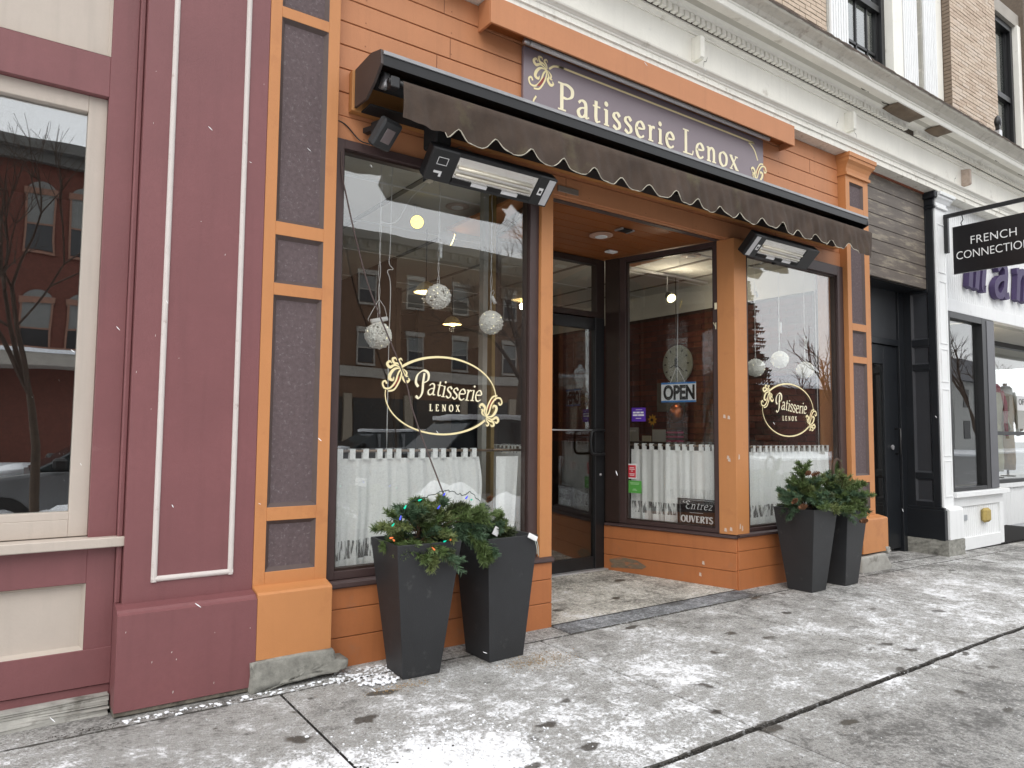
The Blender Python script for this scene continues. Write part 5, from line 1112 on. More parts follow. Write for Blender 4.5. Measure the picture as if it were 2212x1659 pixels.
p.stroke([(.11, .622), (.24, .622)], .003, .003, sm=False); p.stroke([(.015, .525), (.015, .72), (.03, .737), (.33, .737), (.352, .72), (.352, .60)], .002, .002, sm=False)
p.obj('lettering', WHITEPL, en)
sh = thing('shell_sticker', 'pale oval sticker on the side window frame near the post', 'sticker'); lbox('oval', (.165, .19, .007, .0115, 2.46, 2.52), CREAM2, sh, .008)
sh = thing('bow_sticker', 'small cream hook shape on the side window frame under the oval', 'sticker'); q = xf(tubeobj('hook', [(.20, .006, 2.34), (.178, .006, 2.30), (.176, .006, 2.34), (.178, .006, 2.28)], .004, CREAM2, sh), fr_r)
# chipped paint on the corner post
cpm = mat('bare_chip', (.60, .48, .40), .8)
for (x, z) in ((5.22, .52), (5.215, 1.12), (5.25, .50)):
    ch = Print((0, .0185, 0), (1, 0, 0), (0, 0, 1), (0, -1, 0)); ch.poly([(x, z), (x+.02, z+.005), (x+.018, z+.04), (x+.006, z+.05)]); ch.obj('paint_chip', cpm, ps)
eo = Vector(L2W(.0, -.0015, 0))
for (x, z) in ((.05, 1.47), (.09, 1.48), (.05, 1.10), (.04, .50), (.09, .49), (.06, 1.12), (.3, .18), (.33, .075)):
    ch = Print((eo.x, eo.y, 0), tuple(-ex), (0, 0, 1), tuple(Vector(ex).cross(Vector((0, 0, 1))))); ch.poly([(x, z), (x+.025, z+.005), (x+.02, z+.035), (x+.004, z+.03)]); ch.obj('paint_chip', cpm, ps)
# ================================================================== PLANTERS
NEED = [mat('needles_%d' % i, c, .6, .2, 30) for i, c in enumerate([(.10, .15, .045), (.07, .125, .065), (.145, .18, .06), (.065, .085, .035)])]
BARK = mat('twig_bark', (.09, .055, .03), .9, .3, 40)
CONE = mat('pine_cone', (.16, .07, .03), .8, .3, 40, .5, 100)
def planter(x, y, rot, b, t, h, lab, grp='tall tapered charcoal planters by the shopfront'):
    o = thing('planter', lab, 'planter', (x, y, gz(x)), grp, rot)
    bm = bmesh.new(); hb, ht = b/2, t/2; w = .012
    def q(s, z): return [bm.verts.new((sx*s, sy*s, z)) for sx, sy in ((-1, -1), (1, -1), (1, 1), (-1, 1))]
    A, B_, D, E_ = q(hb, .004), q(ht, h), q(ht-w, h), q(ht-w-.02, h-.07)
    for P_, Q_ in ((A, B_), (B_, D), (D, E_)):
        for i in range(4): bm.faces.new((P_[i], P_[(i+1) % 4], Q_[(i+1) % 4], Q_[i]))
    bm.faces.new(A[::-1]); fix(bm); mk('pot', bm, PLANT, o, .002)
    s = ht-w-.016; mk('soil', ([(-s, -s, h-.06), (s, -s, h-.06), (s, s, h-.06), (-s, s, h-.06)], [(0, 1, 2, 3)]), SOIL, o)
    return o
def sprigs(items, parent, loc, name='foliage', dens=190, seed=0):
    """items: list of (base, tip, fullness) ; needle brushes along curved twigs"""
    r = np.random.default_rng(seed); V = []; F = []; MI = []; tw = bmesh.new()
    for base, tip, full in items:
        base = np.array(base, float); tip = np.array(tip, float); d = tip-base; L = np.linalg.norm(d)+1e-6
        sag = np.array([0, 0, -.12*L*r.uniform(.2, 1)]); mi = int(r.choice([0, 0, 1, 1, 2, 3]))
        curve = lambda t: base+d*t+sag*(t*t)*1.2+np.array([0, 0, .10*L])*math.sin(math.pi*t)
        tube(tw, [tuple(curve(t)) for t in (0, .33, .66, 1)], [.004, .003, .0022, .001], 4, cap=False)
        subs = [(curve, L)]
        for k in range(int(5+full*3)):
            t0 = r.uniform(.25, .92); c0 = curve(t0); side = np.cross(d/L, [0, 0, 1]); side /= (np.linalg.norm(side)+1e-6)
            dd = (d/L)*r.uniform(.6, 1.0)+side*r.choice([-1, 1])*r.uniform(.4, .8)+np.array([0, 0, r.uniform(-.15, .3)]); dd /= np.linalg.norm(dd); l2 = L*r.uniform(.22, .42)*(1.15-t0*.6)
            subs.append(((lambda t, c0=c0, dd=dd, l2=l2: c0+dd*l2*t), l2))
        for cv, l2 in subs:
            nn = int(dens*(.35 if l2 < L else .8)*full)
            for k in range(nn):
                t = r.uniform(.12, 1.02); c0 = cv(t); ax = cv(min(1.05, t+.05))-cv(t-.05); ax /= (np.linalg.norm(ax)+1e-9)
                rd_ = r.normal(size=3); rd_ -= ax*rd_.dot(ax); rd_ /= np.linalg.norm(rd_); rd_[2] = rd_[2]*.75
                dn = ax*r.uniform(.5, .95)+rd_*r.uniform(.7, 1.0); dn /= np.linalg.norm(dn); ln = r.uniform(.022, .038); w = np.cross(dn, r.normal(size=3)); w /= (np.linalg.norm(w)+1e-9); w *= .0027
                i0 = len(V); e = c0+dn*ln; V += [tuple(c0-w), tuple(c0+w), tuple(e+w*.4), tuple(e-w*.4)]; F.append((i0, i0+1, i0+2, i0+3)); MI.append(mi)
    me = bpy.data.meshes.new(name); me.from_pydata(V, [], F)
    for mm in NEED: me.materials.append(mm)
    me.polygons.foreach_set('material_index', MI); o = bpy.data.objects.new(name, me); link(o, parent); o['kind'] = 'stuff'
    mk('twig', tw, BARK, parent, kind='stuff')
    return o
def bushy(cx, cy, cz, n, rx, ry, up, L0, L1, seed, lo=-.35):
    r = random.Random(seed); out = []
    for k in range(n):
        a = r.uniform(0, 6.28); el = r.uniform(lo, 1.25); rr = r.uniform(0, .6)
        b = (cx+rx*.5*rr*math.cos(a), cy+ry*.5*rr*math.sin(a), cz+r.uniform(0, up*.5)); l = r.uniform(L0, L1)
        tp = (b[0]+l*math.cos(el)*math.cos(a)*rx/.2, b[1]+l*math.cos(el)*math.sin(a)*ry/.2, b[2]+l*math.sin(el)*up/.2)
        out.append((b, tp, r.uniform(.7, 1.2)))
    return out
def cone(parent, x, y, z, ax, s=.035):
    bm = bmesh.new(); d = Vector(ax).normalized(); q = d.to_track_quat('Z', 'Y').to_matrix().to_4x4()
    for i in range(9):
        zz_ = i/9; rr = s*.55*math.sin(math.pi*(zz_*.8+.15)); n_s = 7
        for k in range(n_s):
            a = 2*math.pi*(k+.5*(i % 2))/n_s; p0 = Vector((0, 0, zz_*s*1.6)); tip_ = Vector((math.cos(a)*rr, math.sin(a)*rr, zz_*s*1.6+.006)); w = Vector((-math.sin(a), math.cos(a), 0))*.006
            vs = [bm.verts.new(q @ (p0)), bm.verts.new(q @ (tip_-w)), bm.verts.new(q @ (tip_+Vector((0, 0, .005)))), bm.verts.new(q @ (tip_+w))]; bm.faces.new(vs)
    tube(bm, [q @ Vector((0, 0, 0)), q @ Vector((0, 0, s*1.5))], [s*.35, s*.12], 6)
    o = mk('pine_cone', bm, CONE, parent); o.location = (x, y, z); return o
p1 = planter(1.925, -.262, math.radians(-3), .222, .388, .735, 'planter nearest the left pilaster, full of evergreen boughs with string lights')
sprigs(bushy(0, -.03, .70, 46, .18, .16, .21, .16, .25, 21), p1, None, seed=1) 
sprigs([((.0, -.08, .72), (.05+.05*k, -.24-.015*k, .68-.03*(k % 3)), 1.2) for k in range(-2, 3)] + [((.10, -.05, .78), (.32+.02*k, -.10-.03*k, .70+.05*k), 1.2) for k in range(5)] + [((.25, -.08, .80), (.36+.02*k, -.16-.01*k, .60+.02*k), 1.4) for k in range(4)]+[((.1, 0, .8), (.28+.03*k, -.02*k, .92-.02*k), 1.1) for k in range(5)], p1, None, name='foliage', seed=2)
p2 = planter(2.475, -.262, math.radians(2), .25, .37, .725, 'second planter of the left pair, with low evergreen boughs and a white plug')
sprigs(bushy(-.05, -.01, .69, 30, .15, .15, .13, .13, .20, 23), p2, None, seed=3)
p3 = planter(5.752, -.272, math.radians(2), .225, .385, .712, 'planter nearest the porch in the right pair, with tall evergreens and pine cones')
sprigs(bushy(0, -.02, .69, 52, .19, .16, .18, .18, .30, 24), p3, None, seed=4); sprigs([((0, 0, .72), (-.22, -.05, .98), 1.1), ((0, 0, .74), (-.12, -.05, 1.10), 1.2), ((0, 0, .74), (-.20, -.08, 1.06), 1.2), ((-.1, 0, .72), (-.42, -.06, .88), 1.3), ((-.1, -.05, .70), (-.45, -.10, .80), 1.3), ((.1, -.1, .7), (.35, -.3, .66), 1.4), ((.1, -.1, .7), (.42, -.22, .60), 1.3)], p3, None, name='foliage', seed=5)
cone(p3, -.44, -.14, .78, (.2, -.5, .5)); cone(p3, -.36, -.15, .74, (.6, -.5, .2), .045); cone(p3, -.10, -.12, 1.0, (.5, -.7, .3), .045); cone(p3, -.18, -.12, 1.01, (-.4, -.7, .3), .04); cone(p3, .48, -.24, .58, (.8, -.5, .1), .045)
p4 = planter(6.30, -.252, math.radians(3), .235, .385, .712, 'planter of the right pair standing against the right orange pilaster')
sprigs(bushy(0, -.02, .69, 52, .19, .16, .22, .18, .31, 26), p4, None, seed=6)
tubeobj('twisted_vine', spline([(-.02, 0, .85), (-.07, 0, 1.03), (-.02, 0, 1.12), (.05, 0, 1.11), (.07, 0, 1.03), (.03, -.01, .92), (-.02, 0, .88)]), .014, mat('vine_wood', (.07, .04, .025), .8, .3, 40, .6, 60), p4, 7)
cone(p2, -.12, -.08, .93, (0, -.6, .5), .03)
# string lights on the left planter
sl = thing('string_lights', 'green string of small coloured christmas bulbs draped over the left planter boughs', 'string lights')
rs_ = random.Random(4)
path = spline([(1.70, -.38, .86), (1.76, -.42, .90), (1.82, -.40, .96), (1.92, -.42, .99), (2.02, -.40, 1.01), (2.10, -.34, 1.0), (2.18, -.36, .98), (2.24, -.34, .99), (2.30, -.36, .93), (2.36, -.36, .90)], 8)
path = [(p[0]+rs_.uniform(-.006, .006), p[1], p[2]+rs_.uniform(-.006, .006)) for p in path]
tubeobj('wire', path, .0025, mat('green_wire', (.01, .035, .02), .5), sl, 4)
BC = {'teal': (.0, .55, .35), 'blue': (.06, .08, .75), 'orange': (.75, .18, .05), 'green': (.02, .5, .15)}
for (x, y, z, c) in ((1.76, -.44, .93, 'teal'), (1.84, -.45, .97, 'teal'), (1.74, -.43, .87, 'blue'), (1.70, -.42, .84, 'teal'), (2.0, -.44, .99, 'blue'), (1.96, -.45, .92, 'blue'), (2.17, -.40, .96, 'blue'), (2.22, -.38, .95, 'teal'), (1.68, -.44, .78, 'orange'), (1.70, -.45, .765, 'orange'), (2.03, -.47, .745, 'orange'), (1.99, -.47, .74, 'teal'), (1.93, -.48, .70, 'orange')):
    bm = bmesh.new(); tube(bm, [(0, 0, 0), (0, -.004, .010), (.0, -.006, .024)], [.0045, .005, .0015], 7); o = mk('bulb', bm, emis('bulb_'+c, BC[c], .35), sl); o.location = (x, y, z); o.rotation_euler = (rs_.uniform(-1, 1), rs_.uniform(-1, 1), 0)
pt = thing('plug_adapter', 'white power plug tag lying on the boughs of the second planter', 'plug', (2.36, -.42, .74)); o = box('tag', (-.02, .02, -.004, .004, 0, .05), WHITEPL, pt, .002); o.rotation_euler = (0, .5, 0)
pt = thing('power_strip_tag', 'white plug block with short cords over the rim of the second planter', 'plug', (2.61, -.45, .70)); o = box('tag', (-.035, .035, -.008, .004, 0, .03), WHITEPL, pt, .003); o.rotation_euler = (0, .45, 0)
for k in (0, .012): tubeobj('cord', spline([(.02+k, -.006, .0), (.03+k, -.012, -.05), (.035+k, -.010, -.09-k)]), .002, mat('pale_cord', (.45, .5, .45), .6), pt, 4)
# ================================================================== HANGING SIGN
hs = thing('hanging_sign', 'black hanging sign with white capitals on a square iron bracket at the right', 'sign')
bk = boxes('bracket', [(9.20, 9.245, -1.70, -.003, 3.985, 4.03), (9.20, 9.245, -.05, -.003, 3.555, 3.984)], BLACK, hs, .003)
box('board', (9.205, 9.245, -1.19, -.10, 3.282, 3.855), mat('sign_gloss_black', (.008, .008, .010), .3, .2, 3), hs, .003)
box('board_edge', (9.2055, 9.2445, -.0995, -.088, 3.28, 3.86), WHITEC, hs)
for y in (-.20, -1.08): tubeobj('chain', [(9.225, y, 3.855), (9.22, y+.01, 3.89), (9.23, y-.01, 3.93), (9.225, y, 3.985)], .006, BLACK, hs, 5)
sans('FRENCH', .096, 'lettering', WHITEC, hs, (9.2035, -.285, 3.61), (0, -1, 0), (0, 0, 1), -.001, .92, spacing=1.04)
sans('CONNECTION', .096, 'lettering', WHITEC, hs, (9.2035, -.13, 3.45), (0, -1, 0), (0, 0, 1), -.001, .84, spacing=1.0)
# ================================================================== STREET SIDE (seen in the reflections)
def facade(name, lab, x0, x1, y, h, wall, floors, xs_w, w, trim, arch=False, cornice=True, depth=12):
    t = thing(name, lab, 'building', (0, 0, 0)); box('wall', (x0, x1, y-depth, y, -.15, h), wall, t)
    for (z0, z1) in floors:
        for x in xs_w:
            f = boxes('window', [(x-.07, x, y-.02, y+.06, z0-.06, z1+.06), (x+w, x+w+.07, y-.02, y+.06, z0-.06, z1+.06), (x-.07, x+w+.07, y, y+.10, z0-.16, z0-.05), (x-.12, x+w+.12, y, y+.08, z1+.06, z1+.30), (x, x+w, y, y+.05, (z0+z1)/2-.03, (z0+z1)/2+.03)], trim, t)
            box('pane', (x, x+w, y, y+.02, z0, (z0+z1)/2), mat('far_dark_pane', (.02, .02, .022), .2), f); box('blind', (x, x+w, y, y+.02, (z0+z1)/2, z1), mat('far_blind', (.18, .18, .17), .7), f)
            if arch:
                bm = bmesh.new(); n = 12; c = bm.verts.new((x+w/2, y+.03, z1)); R_ = [bm.verts.new((x+w/2+(w/2+.1)*math.cos(math.pi*k/n), y+.03, z1+(w/2+.1)*math.sin(math.pi*k/n))) for k in range(n+1)]
                for k in range(n): bm.faces.new((c, R_[k], R_[k+1]))
                mk('arch_pane', bm, mat('far_blind', (.18, .18, .17), .7), f)
    if cornice: boxes('cornice', [(x0-.3, x1+.3, y, y+.7, h-.15, h+.25), (x0-.1, x1+.1, y, y+.35, h-.6, h-.15)], mat('far_cornice', (.13, .125, .115), .8), t); boxes('belt_course', [(x0, x1, y, y+.12, 4.0, 4.5)], trim, t)
    return t
YF = -29.8
t = facade('brick_block', 'brown brick three storey block across the street, reflected in the big window', 3.4, 32, YF, 11.2, TANBR, [(4.75, 6.3), (7.95, 9.35)], [5.6, 8.5, 11.35, 14.44, 17.2, 20.0, 23.4, 26.4, 29.4], .88, STONET)
boxes('modillion', [(x, x+.14, YF+.35, YF+.6, 10.7, 11.0) for x in np.arange(3.6, 32, .55)], mat('far_cornice', (.13, .125, .115), .8), t)
for x in np.arange(4, 31, 3.4): box('shop_pane', (x, x+2.8, YF, YF+.04, .4, 3.0), mat('far_shop_glass', (.015, .014, .013), .2), t); box('shop_pier', (x+2.85, x+3.3, YF, YF+.15, -.1, 3.2), mat('far_pier', (.30, .25, .19), .8), t)
t = facade('red_brick_block', 'red brick block with arched windows across the street, reflected in the left window', -12, 3.1, YF+.5, 12.4, REDBR, [(4.3, 6.2), (8.3, 10.5)], [-9.2, -6.7, -4.3, -1.9, .25, 1.8], .95, mat('far_red_trim', (.25, .13, .09), .8), arch=True)
boxes('chimney', [(-1.9, -1.2, YF-2, YF-1, 12.4, 15)], REDBR, t); box('porch_roof', (-9, 2.9, YF+.5, YF+2.5, 3.6, 4.1), STONET, t); box('snow_ledge', (-9, 2.9, YF+.5, YF+2.55, 4.1, 4.25), SNOW, t)
t = thing('low_snowy_house', 'low dark brick house with snow covered gable roof down the street', 'house'); box('wall', (40, 70, -33, -27, -.15, 4.8), mat('dark_house_brick', (.06, .03, .025), .9, .3, 2), t)
bm = bmesh.new(); prism(bm, [(-26.5, 4.8), (-26.5, 5.0), (-30, 6.2), (-33.5, 5.0), (-33.5, 4.8)], 39.5, 70.5); fix(bm); mk('roof', bm, SNOW, t)
def bare_tree(x, y, z, h, seed, lab, depth=5, r0=.11, spread=.5):
    r = random.Random(seed); bm = bmesh.new(); tk = bmesh.new()
    def br(p, d, l, rad, k):
        e = p; pts = [p]; rr = [rad]
        for i in range(3):
            d = (d+Vector((r.uniform(-1, 1), r.uniform(-1, 1), r.uniform(-.3, .5)))*.14).normalized(); e = e+d*l/3; pts.append(e); rr.append(rad*(1-.12*(i+1)))
        tube(tk if k == 0 else bm, pts, rr, 7 if k < 2 else 4, cap=False)
        if k < depth:
            for j in range(3 if k < 3 else 4):
                a = r.uniform(0, 6.28); u = d.orthogonal().normalized(); v = d.cross(u); nd = (d*r.uniform(.6, 1)+(u*math.cos(a)+v*math.sin(a))*r.uniform(.4, .9)*spread*1.5).normalized(); nd.z += .12
                br(pts[r.choice((2, 3, 3))], nd.normalized(), l*r.uniform(.55, .78), rad*.55, k+1)
    t = thing('bare_tree', lab, 'tree', (x, y, z)); br(Vector((0, 0, 0)), Vector((.04, 0, 1)).normalized(), h*.34, r0, 0)
    mk('trunk', tk, mat('bark', (.10, .07, .05), .9, .3, 10, .8, 30), t, smooth=True); mk('crown', bm, mat('bark_twigs', (.09, .06, .045), .9, .3, 10), t); return t
bare_tree(.30, -5.35, -.05, 5.2, 3, 'bare street tree at the kerb, reflected in the red shop window', 5, .055)
bare_tree(10.4, -10.5, -.15, 8.0, 6, 'tall bare tree across the road, reflected beside the big window frame', 5, .10)
bare_tree(13.5, -13.5, -.15, 9, 7, 'bare tree reflected in the right display window', 5, .14)
bare_tree(38, -24, -.15, 9, 9, 'far bare tree at the low house, reflected in the right window', 4, .2)
bare_tree(45, -23, -.15, 8, 12, 'farthest bare tree down the street beyond the spruce', 4, .2)
for k_, (tx, ty, th_) in enumerate(((31, -13.5, 8.5), (52, -16, 9.5), (64, -19, 10), (80, -17, 10), (96, -21, 11))): bare_tree(tx, ty, -.15, th_, 30+k_, ('bare street tree far down the road', 'second bare tree far down the road', 'third bare tree far down the road, by the white house', 'fourth bare tree, beyond the white house', 'last bare tree visible down the road')[k_], 4, .16)
t = thing('white_house', 'white clapboard house far down the street, reflected in the boutique window', 'house'); box('wall', (72, 96, -36, -26, -.15, 6.5), mat('far_white_wall', (.45, .45, .43), .8), t)
boxes('window', [(x, x+1.2, -26, -25.95, z, z+1.7) for x in (74, 77.5, 81, 84.5, 88, 91.5) for z in (1, 4)], mat('far_dark_pane', (.02, .02, .022), .2), t)
bm = bmesh.new(); prism(bm, [(-25.5, 6.5), (-31, 9.8), (-36.5, 6.5)], 71.5, 96.5); fix(bm); mk('roof', bm, mat('slate_roof', (.10, .10, .11), .8), t)
def spruce(x, y, h, seed):
    t = thing('spruce_tree', 'tall dark spruce down the street, reflected at the left of the right window', 'tree', (x, y, -.15)); r = random.Random(seed); V = []; F = []
    for k in range(46):
        z = 1.2+(h-1.2)*(k/46); R = (h-z)*.22+.15
        for j in range(11):
            a = r.uniform(0, 6.28); l = R*r.uniform(.7, 1.1); dx, dy = math.cos(a), math.sin(a); dz = -.25*l
            for s in range(9):
                q = s/9; c = (dx*l*q, dy*l*q, z+dz*q+.1*l*q*q); w = (1-q)*.22*l+.06; i0 = len(V)
                V += [(c[0]-dy*w, c[1]+dx*w, c[2]-.12*w), (c[0]+dx*l*.14, c[1]+dy*l*.14, c[2]+.02), (c[0]+dy*w, c[1]-dx*w, c[2]-.12*w), (c[0], c[1], c[2]-.16-r.uniform(0, .1))]; F += [(i0, i0+1, i0+3), (i0+1, i0+2, i0+3)]
    mk('crown', (V, F), mat('spruce_green', (.018, .030, .018), .8, .3, 3), t); tubeobj('trunk', [(0, 0, 0), (0, 0, h*.95)], [.25, .04], mat('bark', (.10, .07, .05), .9, .3, 10, .8, 30), t, 8)
spruce(38.5, -24, 11.5, 4)
lp_ = thing('street_lamp', 'old fashioned black lantern post across the sidewalk, reflected in right window', 'lamp', (13.2, -8.6, -.1))
tubeobj('post', [(0, 0, 0), (0, 0, 2.0), (0, 0, 2.7)], [.07, .045, .035], BLACK, lp_, 10); bm = bmesh.new(); lathe(bm, [(.08, 2.7), (.14, 3.05), (.15, 3.1)], 0, 0, 8); fix(bm); mk('lantern', bm, WHITEPL, lp_); bm = bmesh.new(); lathe(bm, [(.19, 3.1), (.06, 3.28), (.02, 3.36)], 0, 0, 8); fix(bm); mk('lantern_cap', bm, SNOW, lp_)
# snow bank along the kerb
def snowbank(x0, x1, yc, w, h, name, seed, rough=.1):
    V = []; F = []; nx = int((x1-x0)/.10); ny = 14
    r = np.random.default_rng(seed); ph = r.uniform(0, 6.28, 8); nz_ = r.uniform(-1, 1, (nx+1, ny+1))
    for i in range(nx+1):
        x = x0+(x1-x0)*i/nx
        for j in range(ny+1):
            q = j/ny; y = yc-w/2+w*q; b = math.sin(math.pi*q)**.7; e = min(1, (i/nx)*12, (1-i/nx)*12)
            z = h*b*e*(.65+.35*math.sin(x*1.3+ph[0])+.18*math.sin(x*4.1+ph[1]+y*3)+.1*math.sin(x*9+y*7+ph[2]))+nz_[i, j]*rough*.35*b
            V.append((x, y, -.16+max(z, -.02)))
    F = [(i*(ny+1)+j, (i+1)*(ny+1)+j, (i+1)*(ny+1)+j+1, i*(ny+1)+j+1) for i in range(nx) for j in range(ny)]
    o = mk(name, (V, F), SNOW, None, smooth=True); o['kind'] = 'stuff'; o['label'] = 'ploughed snow heaped along the kerb'; return o
snowbank(-3, 16, -5.45, 1.3, .62, 'snow_bank', 3); snowbank(-12, 32, -18.5, 1.6, .5, 'snow_bank', 5)
# parked cars: lofted side profile, rounded cabin, wheels, glass
def car(x, y, col, lab, flip=1, suv=False):
    t = thing('parked_car', lab, 'car', (x, y, -.15), 'snow dusted cars parked along the street')
    L = 4.6; hb = .62 if not suv else .72; roof = 1.45 if not suv else 1.72
    low = [(-2.3, .35), (-2.32, .62), (-2.2, .78), (-1.2, .93), (-1.0, .95), (1.55, .98), (2.2, .95), (2.3, .70), (2.28, .35)]
    if suv: low = [(a, b*1.08+.05) for a, b in low]
    W_ = .88; bm = bmesh.new(); secs = []
    for wy, sc in ((-W_, .93), (-W_*.97, 1.0), (W_*.97, 1.0), (W_, .93)):
        secs.append([bm.verts.new((a*flip*(1 if abs(wy) < W_ else .985), wy, .30+(b-.30)*sc)) for a, b in low])
    n = len(low)
    for i in range(3):
        for k in range(n): bm.faces.new((secs[i][k], secs[i][(k+1) % n], secs[i+1][(k+1) % n], secs[i+1][k]))
    bm.faces.new(secs[0]); bm.faces.new(secs[-1][::-1]); fix(bm); mk('body', bm, col, t, .03)
    top = [(-1.15, .95), (-.35, roof-.05), (.0, roof), (1.1, roof-.02), (1.6, roof-.15), (2.0 if not suv else 2.15, .98)]
    bm = bmesh.new(); A = [bm.verts.new((a*flip, -.80+(.16*(b-.95)/(roof-.95)), b)) for a, b in top]; B_ = [bm.verts.new((a*flip, .80-(.16*(b-.95)/(roof-.95)), b)) for a, b in top]; n = len(top)
    for k in range(n): bm.faces.new((A[k], A[(k+1) % n], B_[(k+1) % n], B_[k]))
    bm.faces.new(A); bm.faces.new(B_[::-1]); fix(bm); mk('cabin_glass', bm, mat('car_glass', (.02, .03, .035), .08, .1, 2), t, .02)
    for a in (-.25, .55, 1.35): boxes('pillar', [(a*flip-.03, a*flip+.03, -.80, .80, .97, roof-.07)], col, t)
    bm = bmesh.new(); bx(bm, -.38, 1.55, -.66, .66, roof-.03, roof+.06); bmesh.ops.subdivide_edges(bm, edges=bm.edges, cuts=4, use_grid_fill=True)
    for v in bm.verts: v.co.z += random.uniform(-.01, .025); v.co.x *= flip
    mk('roof_snow', bm, SNOW, t, smooth=True); 
    bm = bmesh.new(); bx(bm, -2.1, -1.2, -.7, .7, .9, .99); bmesh.ops.subdivide_edges(bm, edges=bm.edges, cuts=4, use_grid_fill=True)
    for v in bm.verts: v.co.z += random.uniform(-.01, .02)-(-1.2-v.co.x)*.13; v.co.x *= flip
    mk('bonnet_snow', bm, SNOW, t, smooth=True)
    for sx in (-1.42, 1.42):
        for sy in (-.80, .80):
            w = tubeobj('wheel', [(sx*flip, sy-.11, .33), (sx*flip, sy+.11, .33)], .33, mat('tyre', (.015, .015, .015), .8), t, 20); tubeobj('rim', [(sx*flip, sy-.12, .33), (sx*flip, sy+.12, .33)], .2, ALU, w, 14)
    for sy in (-.62, .62): box('headlight', (-2.34*flip-.03, -2.34*flip+.05, sy-.16, sy+.16, .62, .74), WHITEPL, t, .01); box('tail_light', (2.27*flip-.03, 2.27*flip+.05, sy-.14, sy+.14, .72, .88), mat('tail_red', (.35, .01, .01), .3), t, .01)
    for sy in (-.92, .92): box('mirror', (-.85*flip-.08, -.85*flip+.08, sy-.08, sy+.08, .98, 1.12), BLACK, t, .03)
    return t
CARB = mat('dark_car_paint', (.02, .024, .032), .2, .1, 2); CARG = mat('grey_car_paint', (.16, .165, .17), .25, .1, 2); CARS = mat('silver_car_paint', (.35, .36, .37), .25, .1, 2)
car(6.9, -7.0, CARB, 'dark car with snow on its roof at the near kerb, reflected in the big window', 1, True)
car(1.4, -7.1, CARG, 'grey car parked at the kerb left of the dark one, reflected low in the window', 1)
car(12.8, -7.0, CARS, 'silver car parked at the kerb, reflected in the right window', -1)
car(9.5, -16.6, CARS, 'silver car parked on the far side of the street', 1); car(15.5, -16.6, CARB, 'dark saloon parked on the far side of the street', 1); car(24, -16.4, CARG, 'grey car parked far down the opposite kerb', -1)
fw = box('far_sidewalk', (-60, 120, -29.8, -19, -.2, -.02), SNOW); fw['kind'] = 'structure'
# ================================================================== SNOW GRIT, LUMPS, SAWDUST, FALLING FLAKES
ico = bmesh.new(); bmesh.ops.create_icosphere(ico, subdivisions=1, radius=1); IV = np.array([v.co[:] for v in ico.verts]); IF = [[v.index for v in f.verts] for f in ico.faces]; ico.free()
def scatter(name, pts, m, lab, seed=0, flat=.6, elong=1.0):
    r = np.random.default_rng(seed); V = []; F = []
    for k, (x, y, z, s) in enumerate(pts):
        sc = s*r.uniform(.6, 1.3, 3); sc[2] *= flat; sc[0] *= elong; a = r.uniform(0, 6.28); c, q = math.cos(a), math.sin(a); P_ = IV*sc*(1+r.uniform(-.2, .2, (len(IV), 1))); P_ = np.c_[P_[:, 0]*c-P_[:, 1]*q, P_[:, 0]*q+P_[:, 1]*c, P_[:, 2]]+np.array([x, y, z])
        b = len(V); V += [tuple(p) for p in P_]; F += [tuple(b+i for i in f) for f in IF]
    o = mk(name, (V, F), m); o['kind'] = 'stuff'; o['label'] = lab; return o
r = np.random.default_rng(2); pts = []
for _ in range(2200):
    x = r.uniform(.0, 7); y = -r.uniform(.3, 3.2); 
    dens = .25+.75*(1/(1+((x-1.3)/1.0)**2))*(1/(1+((y+1.5)/.5)**2))+.75*(x > 2.3)*(y < -1.85)
    if r.uniform() < dens: pts.append((x, y, gz(x)+.001, r.uniform(.001, .0035)))
scatter('snow_grit', pts, SNOW, 'loose snow crumbs scattered on the sidewalk', 1)
pts = []
for _ in range(1500):
    a = r.normal(0, .40); pts.append((1.25+a+.1, -1.35+a*.12+r.normal(0, .20), .002, r.uniform(.002, .009)))
for _ in range(140): pts.append((r.uniform(1.5, 1.85), -.06-r.uniform(0, .20), .003, r.uniform(.004, .013)))
for _ in range(60): pts.append((r.normal(1.70, .06), r.normal(-.33, .03), .01, r.uniform(.008, .018)))
for _ in range(90): pts.append((r.uniform(.5, 1.55), -.13-r.uniform(0, .06), .002, r.uniform(.004, .014)))
scatter('trodden_snow', pts, SNOW, 'lumpy trodden snow at the lower left of the sidewalk and by the left planter', 2, .45)
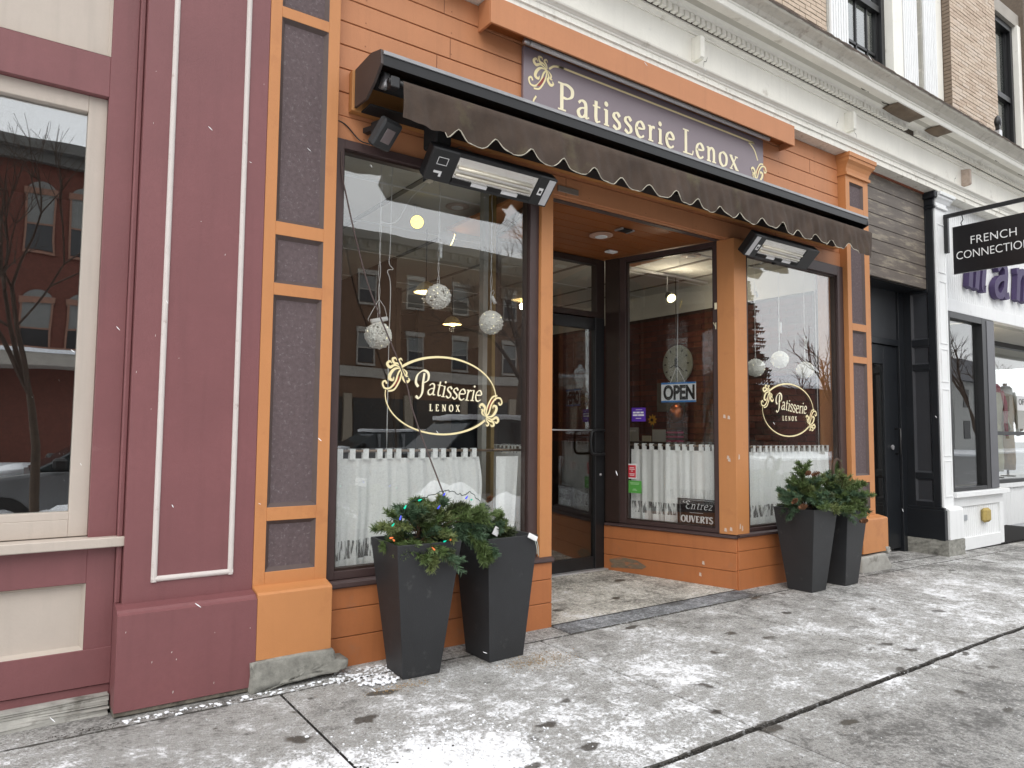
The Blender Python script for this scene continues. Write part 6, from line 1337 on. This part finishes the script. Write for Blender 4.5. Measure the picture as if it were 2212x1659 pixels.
pts = [(r.normal(2.62, .13), r.normal(-.52, .07), .004, r.uniform(.0015, .0035)) for _ in range(520)]+[(r.normal(1.75, .09), r.normal(-.46, .03), .004, r.uniform(.0015, .0035)) for _ in range(160)]
scatter('ice_melt_grit', pts, mat('tan_grit', (.42, .28, .13), .9, .2, 60), 'tan gritty spill beside the left pair of planters', 3)
pts = [(r.uniform(.2, 1.7), -.135-abs(r.normal(0, .035)), .001, r.uniform(.001, .0032)) for _ in range(600)]+[(r.normal(.8, .35), -1.20+r.normal(0, .03)-0, .002, r.uniform(.0015, .006)) for _ in range(110)]
scatter('dirt_crumbs', pts, SOIL, 'dark dirt and leaf crumbs along the foot of the wall', 4)
pts = []
for _ in range(900):   # crumbs packed into the long joint
    x = r.uniform(1.5, 9); pts.append((x, -1.83+r.normal(0, .011), gz(x)-.003, r.uniform(.002, .007)))
scatter('joint_debris', pts, mat('joint_crumb', (.045, .04, .035), .9, .4, 50), 'dark debris and ice packed in the long sidewalk joint', 5)
# big falling flakes
camp = Vector((0, -3.91, 1.35)); pts = []; V = []; F = []
for k in range(30):
    u, v = r.uniform(-.70, .70), r.uniform(-.52, .50); dist = r.uniform(1.6, 3.4); d = (CR_*u+CU_*v-CB_)
    p = camp+d*dist
    if p.y > -.5 or p.z < .1: continue
    ln = r.uniform(.004, .011); tl = Vector((r.uniform(.4, 1), r.uniform(-.3, .3), -r.uniform(.2, 1))).normalized(); w = .0011
    sd_ = tl.cross(Vector(d)).normalized()*w; n2 = tl.cross(sd_).normalized()*w; b0 = len(V)
    for e in (p-tl*ln, p, p+tl*ln): 
        kf = .5 if e is not p else 1.1
        V += [tuple(e+sd_*kf), tuple(e+n2*kf), tuple(e-sd_*kf), tuple(e-n2*kf)]
    for s in (0, 4):
        for q in range(4): F.append((b0+s+q, b0+s+(q+1) % 4, b0+s+4+(q+1) % 4, b0+s+4+q))
o = mk('falling_snow', (V, F), mat('falling_flake', (.85, .85, .85), .8)); o['kind'] = 'stuff'; o['label'] = 'sparse falling snowflakes in front of the shops'
